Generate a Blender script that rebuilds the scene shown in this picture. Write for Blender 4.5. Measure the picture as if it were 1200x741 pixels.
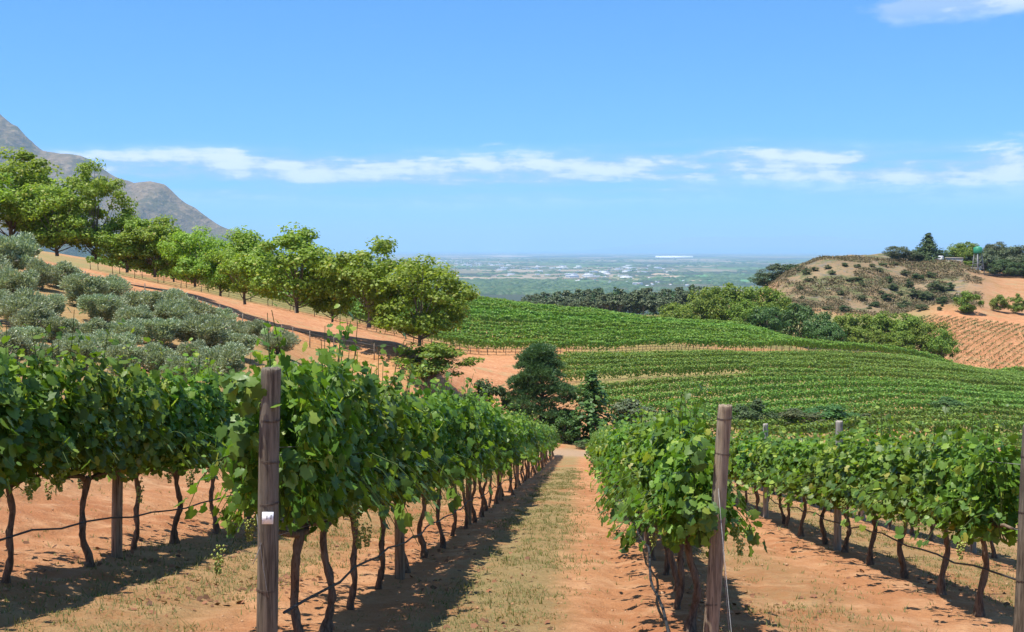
import bpy, math, random
import numpy as np
from mathutils import Matrix

# ------------------------------------------------------------------ camera, sky, sun, exposure
for o in list(bpy.data.objects):
    bpy.data.objects.remove(o)
SC = bpy.context.scene
COL = SC.collection
F, U0, H0 = 1297.0, 600.0, 292.0            # focal length and eye level in photo pixels (1200 x 741)

cam_d = bpy.data.cameras.new('camera')
cam_d.sensor_width = 36.0
cam_d.lens = F / 1200 * 36.0
cam_d.shift_y = -(370.5 - H0) / 1200.0
cam_d.clip_start, cam_d.clip_end = 0.1, 200000.0
cam = bpy.data.objects.new('camera', cam_d)
COL.objects.link(cam)
cam.location = (0, 0, 0)
cam.rotation_euler = (math.radians(90), 0, 0)
SC.camera = cam

SUN_EL = math.radians(73.5)
SUN_DIR = np.array([-0.91, -0.415])          # plan direction towards the sun
SUN_AZ = math.atan2(SUN_DIR[0], SUN_DIR[1])
sun_d = bpy.data.lights.new('sun', 'SUN')
sun_d.energy = 4.3
sun_d.angle = math.radians(0.53)
sun_d.color = (1.0, 0.955, 0.88)
sun = bpy.data.objects.new('sun', sun_d)
COL.objects.link(sun)
sun.rotation_euler = (math.pi / 2 - SUN_EL, 0, math.pi - SUN_AZ)
sun.location = (-40, 0, 80)

SC.view_settings.view_transform = 'Standard'
SC.view_settings.look = 'None'
SC.view_settings.gamma = 1.0
SC.view_settings.use_curve_mapping = False
SC.view_settings.exposure = 0.95
SC.cycles.volume_bounces = 1
SC.cycles.max_bounces = 8
SC.cycles.transparent_max_bounces = 8
SC.cycles.use_denoising = True

W = bpy.data.worlds.new('World')
SC.world = W
W.use_nodes = True


def build_world():
    nt = W.node_tree
    N, L = nt.nodes, nt.links
    N.clear()
    out = N.new('ShaderNodeOutputWorld')
    bg = N.new('ShaderNodeBackground')
    bg.inputs['Strength'].default_value = 0.13
    L.new(bg.outputs[0], out.inputs[0])
    sky = N.new('ShaderNodeTexSky')
    sky.sky_type = 'NISHITA'
    sky.sun_disc = False
    sky.sun_elevation = SUN_EL
    sky.sun_rotation = SUN_AZ
    sky.altitude = 200
    sky.air_density = 0.6
    sky.dust_density = 0.0
    sky.ozone_density = 10.0
    def mul(col, rgb):
        n = N.new('ShaderNodeMix'); n.data_type = 'RGBA'; n.blend_type = 'MULTIPLY'
        n.inputs['Factor'].default_value = 1.0; n.inputs['B'].default_value = (*rgb, 1)
        L.new(col, n.inputs['A'])
        return n.outputs['Result']
    # even out the fall-off from horizon to zenith and set the white balance of the whole sky
    gm = N.new('ShaderNodeGamma'); gm.inputs['Gamma'].default_value = 0.6
    L.new(mul(sky.outputs[0], (1 / .87, 1 / 1.84, 1 / 4.16)), gm.inputs['Color'])
    skycol = mul(gm.outputs[0], (0.47, 1.62, 3.95))
    # clouds on the sky sphere: azimuth and elevation
    geo = N.new('ShaderNodeNewGeometry')
    sep = N.new('ShaderNodeSeparateXYZ')
    tc = N.new('ShaderNodeTexCoord')
    L.new(tc.outputs['Generated'], sep.inputs[0])

    def math_(op, a, b=None, c=None):
        n = N.new('ShaderNodeMath'); n.operation = op
        for i, v in enumerate((a, b, c)):
            if v is None:
                continue
            if isinstance(v, (int, float)):
                n.inputs[i].default_value = v
            else:
                L.new(v, n.inputs[i])
        return n.outputs[0]

    def ramp(v, a, b, lo=0.0, hi=1.0):
        n = N.new('ShaderNodeMapRange'); n.interpolation_type = 'SMOOTHSTEP'
        L.new(v, n.inputs['Value'])
        n.inputs['From Min'].default_value = a; n.inputs['From Max'].default_value = b
        n.inputs['To Min'].default_value = lo; n.inputs['To Max'].default_value = hi
        return n.outputs[0]
    az = math_('ARCTAN2', sep.outputs[0], sep.outputs[1])
    el = math_('ARCSINE', sep.outputs[2])
    comb = N.new('ShaderNodeCombineXYZ')
    L.new(math_('ADD', math_('MULTIPLY', az, 6.5), 11.6), comb.inputs[0])
    L.new(math_('MULTIPLY', el, 46.0), comb.inputs[1])
    n1 = N.new('ShaderNodeTexNoise'); n1.inputs['Scale'].default_value = 1.0
    n1.inputs['Detail'].default_value = 9; n1.inputs['Roughness'].default_value = 0.58
    n1.inputs['Distortion'].default_value = 0.25
    L.new(comb.outputs[0], n1.inputs['Vector'])
    # band of low cumulus 3 to 7 degrees up, its height wandering with azimuth
    comb2 = N.new('ShaderNodeCombineXYZ')
    L.new(math_('MULTIPLY', az, 4.0), comb2.inputs[0])
    comb2.inputs[1].default_value = 3.7
    n2 = N.new('ShaderNodeTexNoise'); n2.inputs['Scale'].default_value = 1.0; n2.inputs['Detail'].default_value = 2
    L.new(comb2.outputs[0], n2.inputs['Vector'])
    shift = math_('MULTIPLY', math_('SUBTRACT', n2.outputs[0], 0.5), 0.03)
    el2 = math_('ADD', el, shift)
    band = math_('MULTIPLY', ramp(el2, 0.042, 0.064), ramp(el2, 0.108, 0.074))
    thr = math_('SUBTRACT', 0.80, math_('MULTIPLY', band, 0.45))
    comb4 = N.new('ShaderNodeCombineXYZ')
    L.new(math_('MULTIPLY', az, 34.0), comb4.inputs[0]); L.new(math_('MULTIPLY', el, 70.0), comb4.inputs[1])
    n4 = N.new('ShaderNodeTexNoise'); n4.inputs['Scale'].default_value = 1.0; n4.inputs['Detail'].default_value = 6; n4.inputs['Roughness'].default_value = 0.6
    L.new(comb4.outputs[0], n4.inputs['Vector'])
    d = math_('ADD', math_('SUBTRACT', n1.outputs[0], thr), math_('MULTIPLY', math_('SUBTRACT', n4.outputs[0], 0.5), 0.34))
    low = ramp(d, -0.06, 0.20)
    # a second broken deck higher up
    comb3 = N.new('ShaderNodeCombineXYZ')
    L.new(math_('ADD', math_('MULTIPLY', az, 5.0), 6.5), comb3.inputs[0])
    L.new(math_('MULTIPLY', el, 16.0), comb3.inputs[1])
    n3 = N.new('ShaderNodeTexNoise'); n3.inputs['Scale'].default_value = 1.0
    n3.inputs['Detail'].default_value = 7; n3.inputs['Roughness'].default_value = 0.55
    L.new(comb3.outputs[0], n3.inputs['Vector'])
    high = math_('MULTIPLY', ramp(math_('ADD', n3.outputs[0], math_('MULTIPLY', ramp(el, 0.2, 0.235), 0.07)), 0.58, 0.66), ramp(el, 0.180, 0.205))
    # thin flat layer the cumulus sit in
    veil = math_('MULTIPLY', math_('MULTIPLY', ramp(el2, 0.030, 0.055), ramp(el2, 0.098, 0.080)), ramp(n1.outputs[0], 0.30, 0.52, 0.0, 0.42))
    low = math_('MAXIMUM', math_('MULTIPLY', low, 0.9), veil)
    cl = math_('MINIMUM', math_('ADD', low, math_('MULTIPLY', high, 0.7)), 1.0)
    shade = ramp(math_('ADD', n1.outputs[0], math_('MULTIPLY', math_('SUBTRACT', n4.outputs[0], 0.5), 0.5)), 0.44, 0.62)
    cc = N.new('ShaderNodeMix'); cc.data_type = 'RGBA'
    cc.inputs['A'].default_value = (2.0, 2.7, 3.8, 1)
    cc.inputs['B'].default_value = (4.3, 4.5, 4.7, 1)
    L.new(shade, cc.inputs['Factor'])
    mx = N.new('ShaderNodeMix'); mx.data_type = 'RGBA'
    L.new(cl, mx.inputs['Factor'])
    L.new(skycol, mx.inputs['A'])
    L.new(cc.outputs['Result'], mx.inputs['B'])
    L.new(mx.outputs['Result'], bg.inputs['Color'])


build_world()

# ------------------------------------------------------------------ helpers
RNG = np.random.default_rng(7)
random.seed(7)


def lerp(a, b, t):
    return a + (b - a) * t


def sstep(x, a, b):
    t = np.clip((np.asarray(x, float) - a) / (b - a), 0, 1)
    return t * t * (3 - 2 * t)


def _hash(ix, iy, seed):
    h = (ix.astype(np.int64) * 374761393 + iy.astype(np.int64) * 668265263 + seed * 1442695041) & 0xFFFFFFFF
    h = ((h ^ (h >> 13)) * 1274126177) & 0xFFFFFFFF
    h = h ^ (h >> 16)
    return (h & 0xFFFF) / 65535.0


def vnoise(x, y, seed=0):
    x = np.asarray(x, float); y = np.asarray(y, float)
    ix = np.floor(x); iy = np.floor(y)
    fx = x - ix; fy = y - iy
    fx = fx * fx * (3 - 2 * fx); fy = fy * fy * (3 - 2 * fy)
    a = _hash(ix, iy, seed); b = _hash(ix + 1, iy, seed)
    c = _hash(ix, iy + 1, seed); d = _hash(ix + 1, iy + 1, seed)
    return lerp(lerp(a, b, fx), lerp(c, d, fx), fy)


def fbm(x, y, oct=4, seed=0):
    s = 0; a = 0.5; n = 0
    for k in range(oct):
        s = s + a * vnoise(x * 2 ** k, y * 2 ** k, seed + k); n += a; a *= 0.5
    return s / n


def mesh_np(name, V, FA, smooth=False):
    """mesh from vertex array and list of face-index arrays (each of uniform width)"""
    me = bpy.data.meshes.new(name)
    V = np.asarray(V, np.float32)
    if not isinstance(FA, list):
        FA = [FA]
    FA = [np.asarray(f, np.int32) for f in FA if len(f)]
    me.vertices.add(len(V)); me.vertices.foreach_set('co', V.ravel())
    idx = np.concatenate([f.ravel() for f in FA])
    tot = np.concatenate([np.full(len(f), f.shape[1], np.int32) for f in FA])
    me.loops.add(len(idx)); me.loops.foreach_set('vertex_index', idx)
    me.polygons.add(len(tot))
    me.polygons.foreach_set('loop_start', np.concatenate([[0], np.cumsum(tot)[:-1]]).astype(np.int32))
    if smooth:
        me.polygons.foreach_set('use_smooth', np.ones(len(tot), bool))
    me.update(calc_edges=True)
    return me


def obj(name, me, mat=None, parent=None, loc=None, rot=None, scale=None):
    o = bpy.data.objects.new(name, me)
    COL.objects.link(o)
    if mat is not None and me is not None:
        if len(me.materials) == 0:
            me.materials.append(mat)
        elif me.materials[0] != mat:
            o.material_slots[0].link = 'OBJECT'; o.material_slots[0].material = mat
    if parent is not None:
        o.parent = parent
    if loc is not None:
        o.location = loc
    if rot is not None:
        o.rotation_euler = rot
    if scale is not None:
        o.scale = scale if hasattr(scale, '__len__') else (scale,) * 3
    return o


def thing(name, label, cat, loc=(0, 0, 0), rotz=0.0, group=None, scale=1.0):
    o = obj(name, None, loc=loc, rot=(0, 0, rotz), scale=scale)
    return tag(o, label, cat, group)


def tag(o, label=None, cat=None, group=None, kind=None):
    if label: o['label'] = label
    if cat: o['category'] = cat
    if group: o['group'] = group
    if kind: o['kind'] = kind
    return o


class MB:
    """collects vertex / face arrays into one mesh"""
    def __init__(self):
        self.V = []; self.F = {}; self.n = 0

    def add(self, V, *FA):
        V = np.asarray(V, float)
        for f in FA:
            f = np.asarray(f, int)
            if len(f):
                self.F.setdefault(f.shape[1], []).append(f + self.n)
        self.V.append(V); self.n += len(V)
        return self

    def mesh(self, name, smooth=False):
        return mesh_np(name, np.concatenate(self.V), [np.concatenate(f) for f in self.F.values()], smooth)

    def tube(self, pts, rad, seg=8, rough=0.0, cap=True, rng=RNG):
        pts = np.asarray(pts, float); n = len(pts)
        rad = np.broadcast_to(np.asarray(rad, float), (n,))
        tg = np.gradient(pts, axis=0); tg /= np.linalg.norm(tg, axis=1)[:, None] + 1e-9
        ref = np.array([0, 0, 1.0]) if abs(tg[0, 2]) < 0.8 else np.array([1.0, 0, 0])
        V = []
        for i in range(n):
            a = np.cross(tg[i], ref); a /= np.linalg.norm(a) + 1e-9
            b = np.cross(tg[i], a)
            th = np.linspace(0, 2 * np.pi, seg, endpoint=False)
            r = rad[i] * (1 + rough * rng.uniform(-1, 1, seg))
            V.append(pts[i] + r[:, None] * (np.cos(th)[:, None] * a + np.sin(th)[:, None] * b))
        V = np.concatenate(V)
        i = np.arange(seg); j = (i + 1) % seg
        Q = np.concatenate([np.stack([k * seg + i, k * seg + j, (k + 1) * seg + j, (k + 1) * seg + i], 1) for k in range(n - 1)])
        if cap:
            V = np.concatenate([V, pts[:1], pts[-1:]])
            c0, c1 = n * seg, n * seg + 1
            T = np.concatenate([np.stack([j, i, np.full(seg, c0)], 1), np.stack([(n - 1) * seg + i, (n - 1) * seg + j, np.full(seg, c1)], 1)])
            self.add(V, Q, T)
        else:
            self.add(V, Q)
        return self

    def box(self, c, s, rz=0.0):
        x = np.array([[-1, -1, -1], [1, -1, -1], [1, 1, -1], [-1, 1, -1], [-1, -1, 1], [1, -1, 1], [1, 1, 1], [-1, 1, 1]]) * 0.5 * np.asarray(s, float)
        ca, sa = math.cos(rz), math.sin(rz)
        x = np.stack([x[:, 0] * ca - x[:, 1] * sa, x[:, 0] * sa + x[:, 1] * ca, x[:, 2]], 1) + np.asarray(c, float)
        return self.add(x, [[0, 3, 2, 1], [4, 5, 6, 7], [0, 1, 5, 4], [1, 2, 6, 5], [2, 3, 7, 6], [3, 0, 4, 7]])


def unit(v):
    return v / (np.linalg.norm(v, axis=-1, keepdims=True) + 1e-9)


def leaf_frames(nrm, rng, upd=None):
    """columns: x, y(tip), z(normal); tip direction random or pulled towards upd"""
    n = len(nrm)
    t = rng.normal(size=(n, 3))
    if upd is not None:
        t = t * 0.6 + upd
    y = t - (t * nrm).sum(1)[:, None] * nrm
    y = unit(y)
    x = np.cross(y, nrm)
    return np.stack([x, y, nrm], 2)


def scatter_leaves(T, TF, pos, R, size):
    """copies of template T (k,3) at pos with frames R and sizes"""
    k = len(T); n = len(pos)
    V = np.einsum('nij,kj->nki', R, T) * np.asarray(size)[:, None, None] + pos[:, None, :]
    FA = (np.asarray(TF)[None] + (np.arange(n) * k)[:, None, None]).reshape(-1, np.asarray(TF).shape[1])
    return V.reshape(-1, 3), FA


# leaf templates, tip along +y, about one unit long
_half = [(0.12, -0.25), (0.40, -0.22), (0.53, 0.08), (0.43, 0.22), (0.45, 0.50), (0.25, 0.57)]
_out = [(0.0, -0.06)] + _half + [(0.0, 0.86)] + [(-x, y) for x, y in _half[::-1]]
LEAF_A = np.array([(0, 0.12, 0)] + [(x, y, -0.32 * x * x - 0.12 * (y - 0.1) ** 2 + 0.05 * ((i % 2) * 2 - 1)) for i, (x, y) in enumerate(_out)])
LEAF_AF = np.array([(0, i, i % len(_out) + 1) for i in range(1, len(_out) + 1)])
LEAF_B = np.array([(0, -.1, 0), (.42, -.22, -.08), (.46, .45, -.08), (0, .85, -.1), (-.46, .45, -.08), (-.42, -.22, -.08)])
LEAF_BF = np.array([(0, 1, 2, 3), (0, 3, 4, 5)])
LEAF_C = np.array([(0, -.4, .0), (.38, .05, -.12), (0, .6, 0), (-.38, .05, -.12)])
LEAF_CF = np.array([(0, 1, 2), (0, 2, 3)])
NEEDLE = np.array([(-.045, 0, 0), (.045, 0, 0), (0, 1, 0)])
NEEDLE_F = np.array([(0, 1, 2)])
OLIVE = np.array([(0, -.5, 0), (.1, .0, .02), (0, .5, 0), (-.1, .0, .02)])

# ------------------------------------------------------------------ materials


class Mat:
    def __init__(self, name):
        self.m = bpy.data.materials.new(name); self.m.use_nodes = True
        self.N, self.L = self.m.node_tree.nodes, self.m.node_tree.links
        self.b = self.N['Principled BSDF']; self.out = self.N['Material Output']

    def n(self, t, **kw):
        x = self.N.new(t)
        for k, v in kw.items():
            setattr(x, k, v)
        return x

    def set(self, sock, v):
        if isinstance(v, bpy.types.NodeSocket):
            self.L.new(v, sock)
        else:
            if isinstance(v, (tuple, list)) and len(v) == 3 and len(sock.default_value) == 4:
                v = (*v, 1)
            sock.default_value = v

    def math(self, op, a, b=None, clamp=False):
        x = self.n('ShaderNodeMath', operation=op, use_clamp=clamp)
        self.set(x.inputs[0], a)
        if b is not None: self.set(x.inputs[1], b)
        return x.outputs[0]

    def mix(self, f, a, b, mode='MIX'):
        x = self.n('ShaderNodeMix', data_type='RGBA', blend_type=mode)
        self.set(x.inputs['Factor'], f); self.set(x.inputs['A'], a); self.set(x.inputs['B'], b)
        return x.outputs['Result']

    def noise(self, scale, detail=4, rough=0.55, vec=None, dist=0.0):
        x = self.n('ShaderNodeTexNoise')
        x.inputs['Scale'].default_value = scale; x.inputs['Detail'].default_value = detail
        x.inputs['Roughness'].default_value = rough; x.inputs['Distortion'].default_value = dist
        if vec is not None: self.L.new(vec, x.inputs['Vector'])
        return x.outputs[0]

    def rng(self, v, a, b, lo=0.0, hi=1.0):
        x = self.n('ShaderNodeMapRange', interpolation_type='SMOOTHSTEP')
        self.set(x.inputs['Value'], v)
        for k, w in zip(('From Min', 'From Max', 'To Min', 'To Max'), (a, b, lo, hi)):
            x.inputs[k].default_value = w
        return x.outputs[0]

    def ramp(self, v, stops, interp='LINEAR'):
        x = self.n('ShaderNodeValToRGB'); e = x.color_ramp
        e.interpolation = interp
        while len(e.elements) < len(stops): e.elements.new(0.5)
        for q, (p, c) in zip(e.elements, stops):
            q.position = p; q.color = (*c, 1) if len(c) == 3 else c
        self.set(x.inputs[0], v)
        return x.outputs[0]

    def bump(self, h, strength=0.3, dist=0.02):
        x = self.n('ShaderNodeBump'); x.inputs['Strength'].default_value = strength
        x.inputs['Distance'].default_value = dist
        self.set(x.inputs['Height'], h)
        self.L.new(x.outputs[0], self.b.inputs['Normal'])

    def coords(self, scale=(1, 1, 1), kind='Object'):
        tc = self.n('ShaderNodeTexCoord'); mp = self.n('ShaderNodeMapping')
        self.L.new(tc.outputs[kind], mp.inputs[0]); mp.inputs['Scale'].default_value = scale
        return mp.outputs[0]


def leaf_mat(name, dark, light, yellow=None, transl=0.3, rough=0.45, spec=0.4, tint=0.25):
    M = Mat(name)
    g = M.n('ShaderNodeNewGeometry'); oi = M.n('ShaderNodeObjectInfo')
    r = g.outputs['Random Per Island']
    y = yellow or light
    c = M.ramp(r, [(0.0, dark), (0.55, tuple(lerp(np.array(dark), np.array(light), 0.55))), (0.86, light), (0.97, y), (1.0, tuple(np.array(y) * (1.1, .8, .9)))])
    hv = M.n('ShaderNodeHueSaturation')
    M.set(hv.inputs['Hue'], M.math('ADD', M.math('MULTIPLY', oi.outputs['Random'], 0.03), 0.485))
    M.set(hv.inputs['Value'], M.math('ADD', M.math('MULTIPLY', oi.outputs['Random'], tint), 1.0 - tint / 2))
    M.set(hv.inputs['Color'], c)
    c = hv.outputs[0]
    M.set(M.b.inputs['Base Color'], c)
    M.b.inputs['Roughness'].default_value = rough
    M.b.inputs['Specular IOR Level'].default_value = spec
    tr = M.n('ShaderNodeBsdfTranslucent')
    M.set(tr.inputs[0], M.mix(1.0, c, (1.5, 1.5, 0.7), 'MULTIPLY'))
    ms = M.n('ShaderNodeMixShader'); ms.inputs[0].default_value = transl
    M.L.new(M.b.outputs[0], ms.inputs[1]); M.L.new(tr.outputs[0], ms.inputs[2])
    M.L.new(ms.outputs[0], M.out.inputs[0])
    return M.m


def plain_mat(name, a, b, scale=8.0, rough=0.8, stretch=(1, 1, 1), bump=0.3, bdist=0.01, spec=0.3):
    M = Mat(name)
    v = M.coords(stretch)
    n1 = M.noise(scale, 6, 0.6, v)
    n2 = M.noise(scale * 4.3, 5, 0.6, v)
    oi = M.n('ShaderNodeObjectInfo')
    f = M.rng(M.math('ADD', M.math('MULTIPLY', n1, 0.6), M.math('MULTIPLY', n2, 0.4)), 0.36, 0.64)
    c = M.mix(f, a, b)
    hv = M.n('ShaderNodeHueSaturation')
    M.set(hv.inputs['Value'], M.math('ADD', M.math('MULTIPLY', oi.outputs['Random'], 0.3), 0.85))
    M.set(hv.inputs['Color'], c)
    M.set(M.b.inputs['Base Color'], hv.outputs[0])
    M.b.inputs['Roughness'].default_value = rough
    M.b.inputs['Specular IOR Level'].default_value = spec
    if bump: M.bump(n2, bump, bdist)
    return M.m


def wood_mat(name, a, b, *rest):
    M = Mat(name)
    v = M.coords((1, 1, .045)); v2 = M.coords((1, 1, .35))
    g = M.noise(55, 7, .7, v); st = M.noise(7, 5, .6, v2); cr = M.noise(95, 3, .5, v)
    oi = M.n('ShaderNodeObjectInfo')
    c = M.mix(M.rng(g, .35, .65), a, b)
    c = M.mix(M.math('MULTIPLY', M.rng(st, .45, .65), .55), c, tuple(np.array(b) * (.95, 1.02, 1.12)))
    c = M.mix(M.math('MULTIPLY', M.rng(cr, .40, .30), .85), c, (.025, .018, .014))
    hv = M.n('ShaderNodeHueSaturation')
    M.set(hv.inputs['Value'], M.math('ADD', M.math('MULTIPLY', oi.outputs['Random'], .3), .85)); M.set(hv.inputs['Color'], c)
    M.set(M.b.inputs['Base Color'], hv.outputs[0]); M.b.inputs['Roughness'].default_value = .85; M.b.inputs['Specular IOR Level'].default_value = .2
    M.bump(M.math('ADD', g, M.math('MULTIPLY', cr, .6)), .9, .006)
    return M.m


MT = {}
MT['vine_leaf'] = leaf_mat('vine_leaf', (0.055, 0.12, 0.017), (0.165, 0.275, 0.030), (0.30, 0.37, 0.06), 0.38, 0.46, 0.32)
MT['far_vine_leaf'] = leaf_mat('far_vine_leaf', (0.09, 0.165, 0.028), (0.195, 0.315, 0.052), (0.26, 0.36, 0.07), 0.32, 0.5, 0.3)
MT['block_vine_leaf'] = leaf_mat('block_vine_leaf', (0.085, 0.17, 0.022), (0.175, 0.30, 0.036), (0.22, 0.33, 0.05), 0.32, 0.5, 0.3)
MT['young_vine_leaf'] = leaf_mat('young_vine_leaf', (0.05, 0.085, 0.022), (0.10, 0.14, 0.035), None, 0.2, 0.6, 0.2)
MT['tree_leaf'] = leaf_mat('tree_leaf', (0.13, 0.215, 0.022), (0.265, 0.38, 0.045), (0.36, 0.43, 0.09), 0.42, 0.5, 0.3)
MT['valley_leaf'] = leaf_mat('valley_leaf', (0.075, 0.135, 0.018), (0.20, 0.275, 0.035), (0.26, 0.31, 0.055), 0.32, 0.55, 0.25)
MT['olive_leaf'] = leaf_mat('olive_leaf', (0.18, 0.225, 0.125), (0.36, 0.42, 0.265), (0.50, 0.55, 0.41), 0.22, 0.5, 0.35)
MT['pine_needle'] = leaf_mat('pine_needle', (0.05, 0.11, 0.038), (0.12, 0.205, 0.075), None, 0.15, 0.5, 0.3)
MT['dark_leaf'] = leaf_mat('dark_leaf', (0.035, 0.065, 0.02), (0.08, 0.12, 0.036), None, 0.15, 0.55, 0.25)
MT['gum_leaf'] = leaf_mat('gum_leaf', (0.055, 0.08, 0.034), (0.125, 0.15, 0.065), None, 0.15, 0.5, 0.3)
MT['acacia_leaf'] = leaf_mat('acacia_leaf', (0.035, 0.09, 0.02), (0.09, 0.17, 0.036), None, 0.25, 0.5, 0.3)
MT['scrub_leaf'] = leaf_mat('scrub_leaf', (0.055, 0.085, 0.03), (0.12, 0.14, 0.055), None, 0.15, 0.6, 0.2)
MT['vine_bark'] = plain_mat('vine_bark', (0.07, 0.045, 0.03), (0.21, 0.15, 0.105), 26, 0.9, (1, 1, 0.25), 0.8, 0.012)
MT['tree_bark'] = plain_mat('tree_bark', (0.12, 0.09, 0.065), (0.26, 0.21, 0.165), 5, 0.9, (1, 1, 0.3), 0.5, 0.03)
MT['post_wood'] = wood_mat('post_wood', (0.055, 0.043, 0.031), (0.185, 0.15, 0.11), 30, 0.8, (1, 1, 0.05), 0.7, 0.004)
MT['post_end'] = plain_mat('post_end', (0.13, 0.095, 0.075), (0.34, 0.27, 0.22), 40, 0.85, (1, 1, 1), 0.6, 0.003)
MT['pale_post_wood'] = wood_mat('pale_post_wood', (0.13, 0.095, 0.065), (0.32, 0.245, 0.17), 30, 0.85, (1, 1, 0.05), 0.7, 0.004)
MT['grey_post'] = wood_mat('grey_post', (0.20, 0.17, 0.14), (0.42, 0.37, 0.31), 24, 0.85, (1, 1, 0.08), 0.5, 0.004)
MT['wire'] = plain_mat('wire', (0.16, 0.15, 0.145), (0.28, 0.27, 0.26), 60, 0.45, (1, 1, 1), 0)
MT['rust'] = plain_mat('rust', (0.045, 0.03, 0.022), (0.10, 0.065, 0.045), 60, 0.7, (1, 1, 1), 0)
MT['hose'] = plain_mat('hose', (0.018, 0.017, 0.017), (0.05, 0.046, 0.044), 20, 0.55, (1, 1, 1), 0)
MT['tag'] = plain_mat('tag', (0.78, 0.78, 0.78), (0.84, 0.84, 0.84), 30, 0.5, (1, 1, 1), 0)
MT['ink'] = plain_mat('ink', (0.05, 0.05, 0.06), (0.09, 0.09, 0.10), 30, 0.6, (1, 1, 1), 0)
MT['grape'] = plain_mat('grape', (0.20, 0.26, 0.05), (0.34, 0.36, 0.09), 30, 0.35, (1, 1, 1), 0)
MT['white_wall'] = plain_mat('white_wall', (0.70, 0.69, 0.66), (0.80, 0.79, 0.76), 0.3, 0.7, (1, 1, 1), 0)
MT['cream_wall'] = plain_mat('cream_wall', (0.50, 0.44, 0.36), (0.60, 0.53, 0.44), 0.3, 0.8, (1, 1, 1), 0)
MT['roof_red'] = plain_mat('roof_red', (0.22, 0.10, 0.07), (0.30, 0.15, 0.10), 0.3, 0.8, (1, 1, 1), 0)
MT['roof_grey'] = plain_mat('roof_grey', (0.42, 0.43, 0.45), (0.6, 0.61, 0.62), 0.3, 0.6, (1, 1, 1), 0)
MT['steel'] = plain_mat('steel', (0.16, 0.16, 0.16), (0.28, 0.28, 0.28), 2, 0.5, (1, 1, 1), 0)
MT['tank_green'] = plain_mat('tank_green', (0.03, 0.22, 0.11), (0.05, 0.28, 0.15), 2, 0.45, (1, 1, 1), 0)
MT['dry_grass'] = leaf_mat('dry_grass', (0.13, 0.14, 0.05), (0.25, 0.22, 0.09), (0.10, 0.16, 0.04), 0.25, 0.7, 0.15)
MT['dead_leaf'] = leaf_mat('dead_leaf', (0.10, 0.05, 0.025), (0.26, 0.12, 0.06), None, 0.1, 0.7, 0.2)
MT['stone'] = plain_mat('stone', (0.30, 0.14, 0.065), (0.50, 0.31, 0.18), 9, 0.9, (1, 1, 1), 0.5, 0.01)

# ------------------------------------------------------------------ terrain
TH = math.atan(80 / F)                       # the rows run slightly to the right of the view axis
CT, ST = math.cos(TH), math.sin(TH)
SLOPE = (512 - H0) / F
HX = [-30, -16, -12, -8, -5.6, -4.07, -1.645, 0.78, 3.2, 5.62, 8.04, 12, 20]
HV = [-6.5, -2.6, -1.2, 0.15, 0.78, 1.10, 1.30, 1.30, 1.37, 1.61, 1.92, 2.5, 3.2]
ROW_END = 66.0


def st_xy(s, t):
    return s * ST + t * CT, s * CT - t * ST


def P(u, v, D):
    return ((u - U0) / F * D, D, -(v - H0) / F * D)


def fore_z(s, t):
    # gently convex slope, flattening near the bottom
    return -(np.interp(t, HX, HV) + SLOPE * s)


CTRL = [
    # left bank with the olive grove
    (240, 440, 50), (20, 400, 45), (320, 432, 55), (200, 382, 62), (60, 352, 65), (0, 312, 78), (-150, 300, 70), (-200, 380, 45), (150, 342, 80), (300, 388, 80), (-300, 260, 90),
    # line of trees
    (20, 306, 108), (-100, 292, 100), (170, 337, 106), (225, 348, 102), (285, 372, 97), (347, 386, 92), (430, 404, 88), (480, 414, 85), (510, 447, 85), (440, 432, 82),
    # front edge of the upper vineyard
    (110, 322, 118), (200, 338, 118), (300, 362, 116), (400, 385, 118), (450, 396, 122), (560, 417, 130), (700, 418, 138), (850, 416, 148), (1000, 418, 160), (1060, 424, 166), (1200, 442, 180),
    # its crest
    (0, 288, 160), (100, 302, 165), (200, 316, 172), (300, 328, 180), (400, 342, 185), (520, 357, 185), (600, 367, 185), (700, 376, 185), (800, 386, 185), (900, 400, 183), (1000, 415, 178),
    # behind the crest
    (520, 395, 230), (600, 410, 235), (700, 420, 240), (800, 420, 240), (300, 345, 240), (100, 320, 240),
    # foot of the rows, bare patch and pines
    (672, 529, 70), (600, 522, 71), (740, 532, 71), (560, 464, 93), (570, 430, 114), (630, 512, 78), (690, 522, 76), (540, 478, 84), (590, 505, 78),
    # lower vineyard
    (740, 505, 84), (880, 511, 80), (1000, 513, 80), (1200, 524, 77), (1400, 548, 76), (700, 425, 122), (850, 424, 127), (1000, 424, 135), (1100, 433, 142), (1200, 448, 143), (1400, 470, 142), (700, 462, 99), (900, 465, 99), (1100, 474, 99), (1200, 486, 98), (1400, 502, 98),
    # valley of trees to the right
    (1120, 440, 178), (950, 414, 197), (1100, 427, 190), (850, 390, 216),
    # terraced young vineyard
    (1120, 442, 196), (1200, 444, 200), (1400, 460, 200), (1080, 371, 258), (1200, 381, 250), (1140, 405, 225), (1400, 395, 250),
    # dry hill
    (930, 368, 268), (1050, 369, 274), (960, 340, 300), (1050, 338, 302), (960, 309, 326), (1060, 307, 340), (1010, 307, 330), (1130, 320, 332), (1120, 345, 296), (1200, 336, 318), (1200, 362, 284), (900, 335, 335), (860, 362, 340), (1000, 335, 480), (1150, 320, 350), (1200, 322, 352), (1320, 328, 345), (1150, 345, 520),
    # wood and the drop to the plain
    (600, 370, 380), (700, 369, 400), (800, 366, 420), (850, 362, 450), (500, 372, 420), (300, 345, 420), (0, 320, 420),
]


def _warp(x, y):
    r = np.hypot(x, y) + 1e-9
    q = np.arcsinh(r / 25.0)
    return x / r * q, y / r * q


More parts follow.
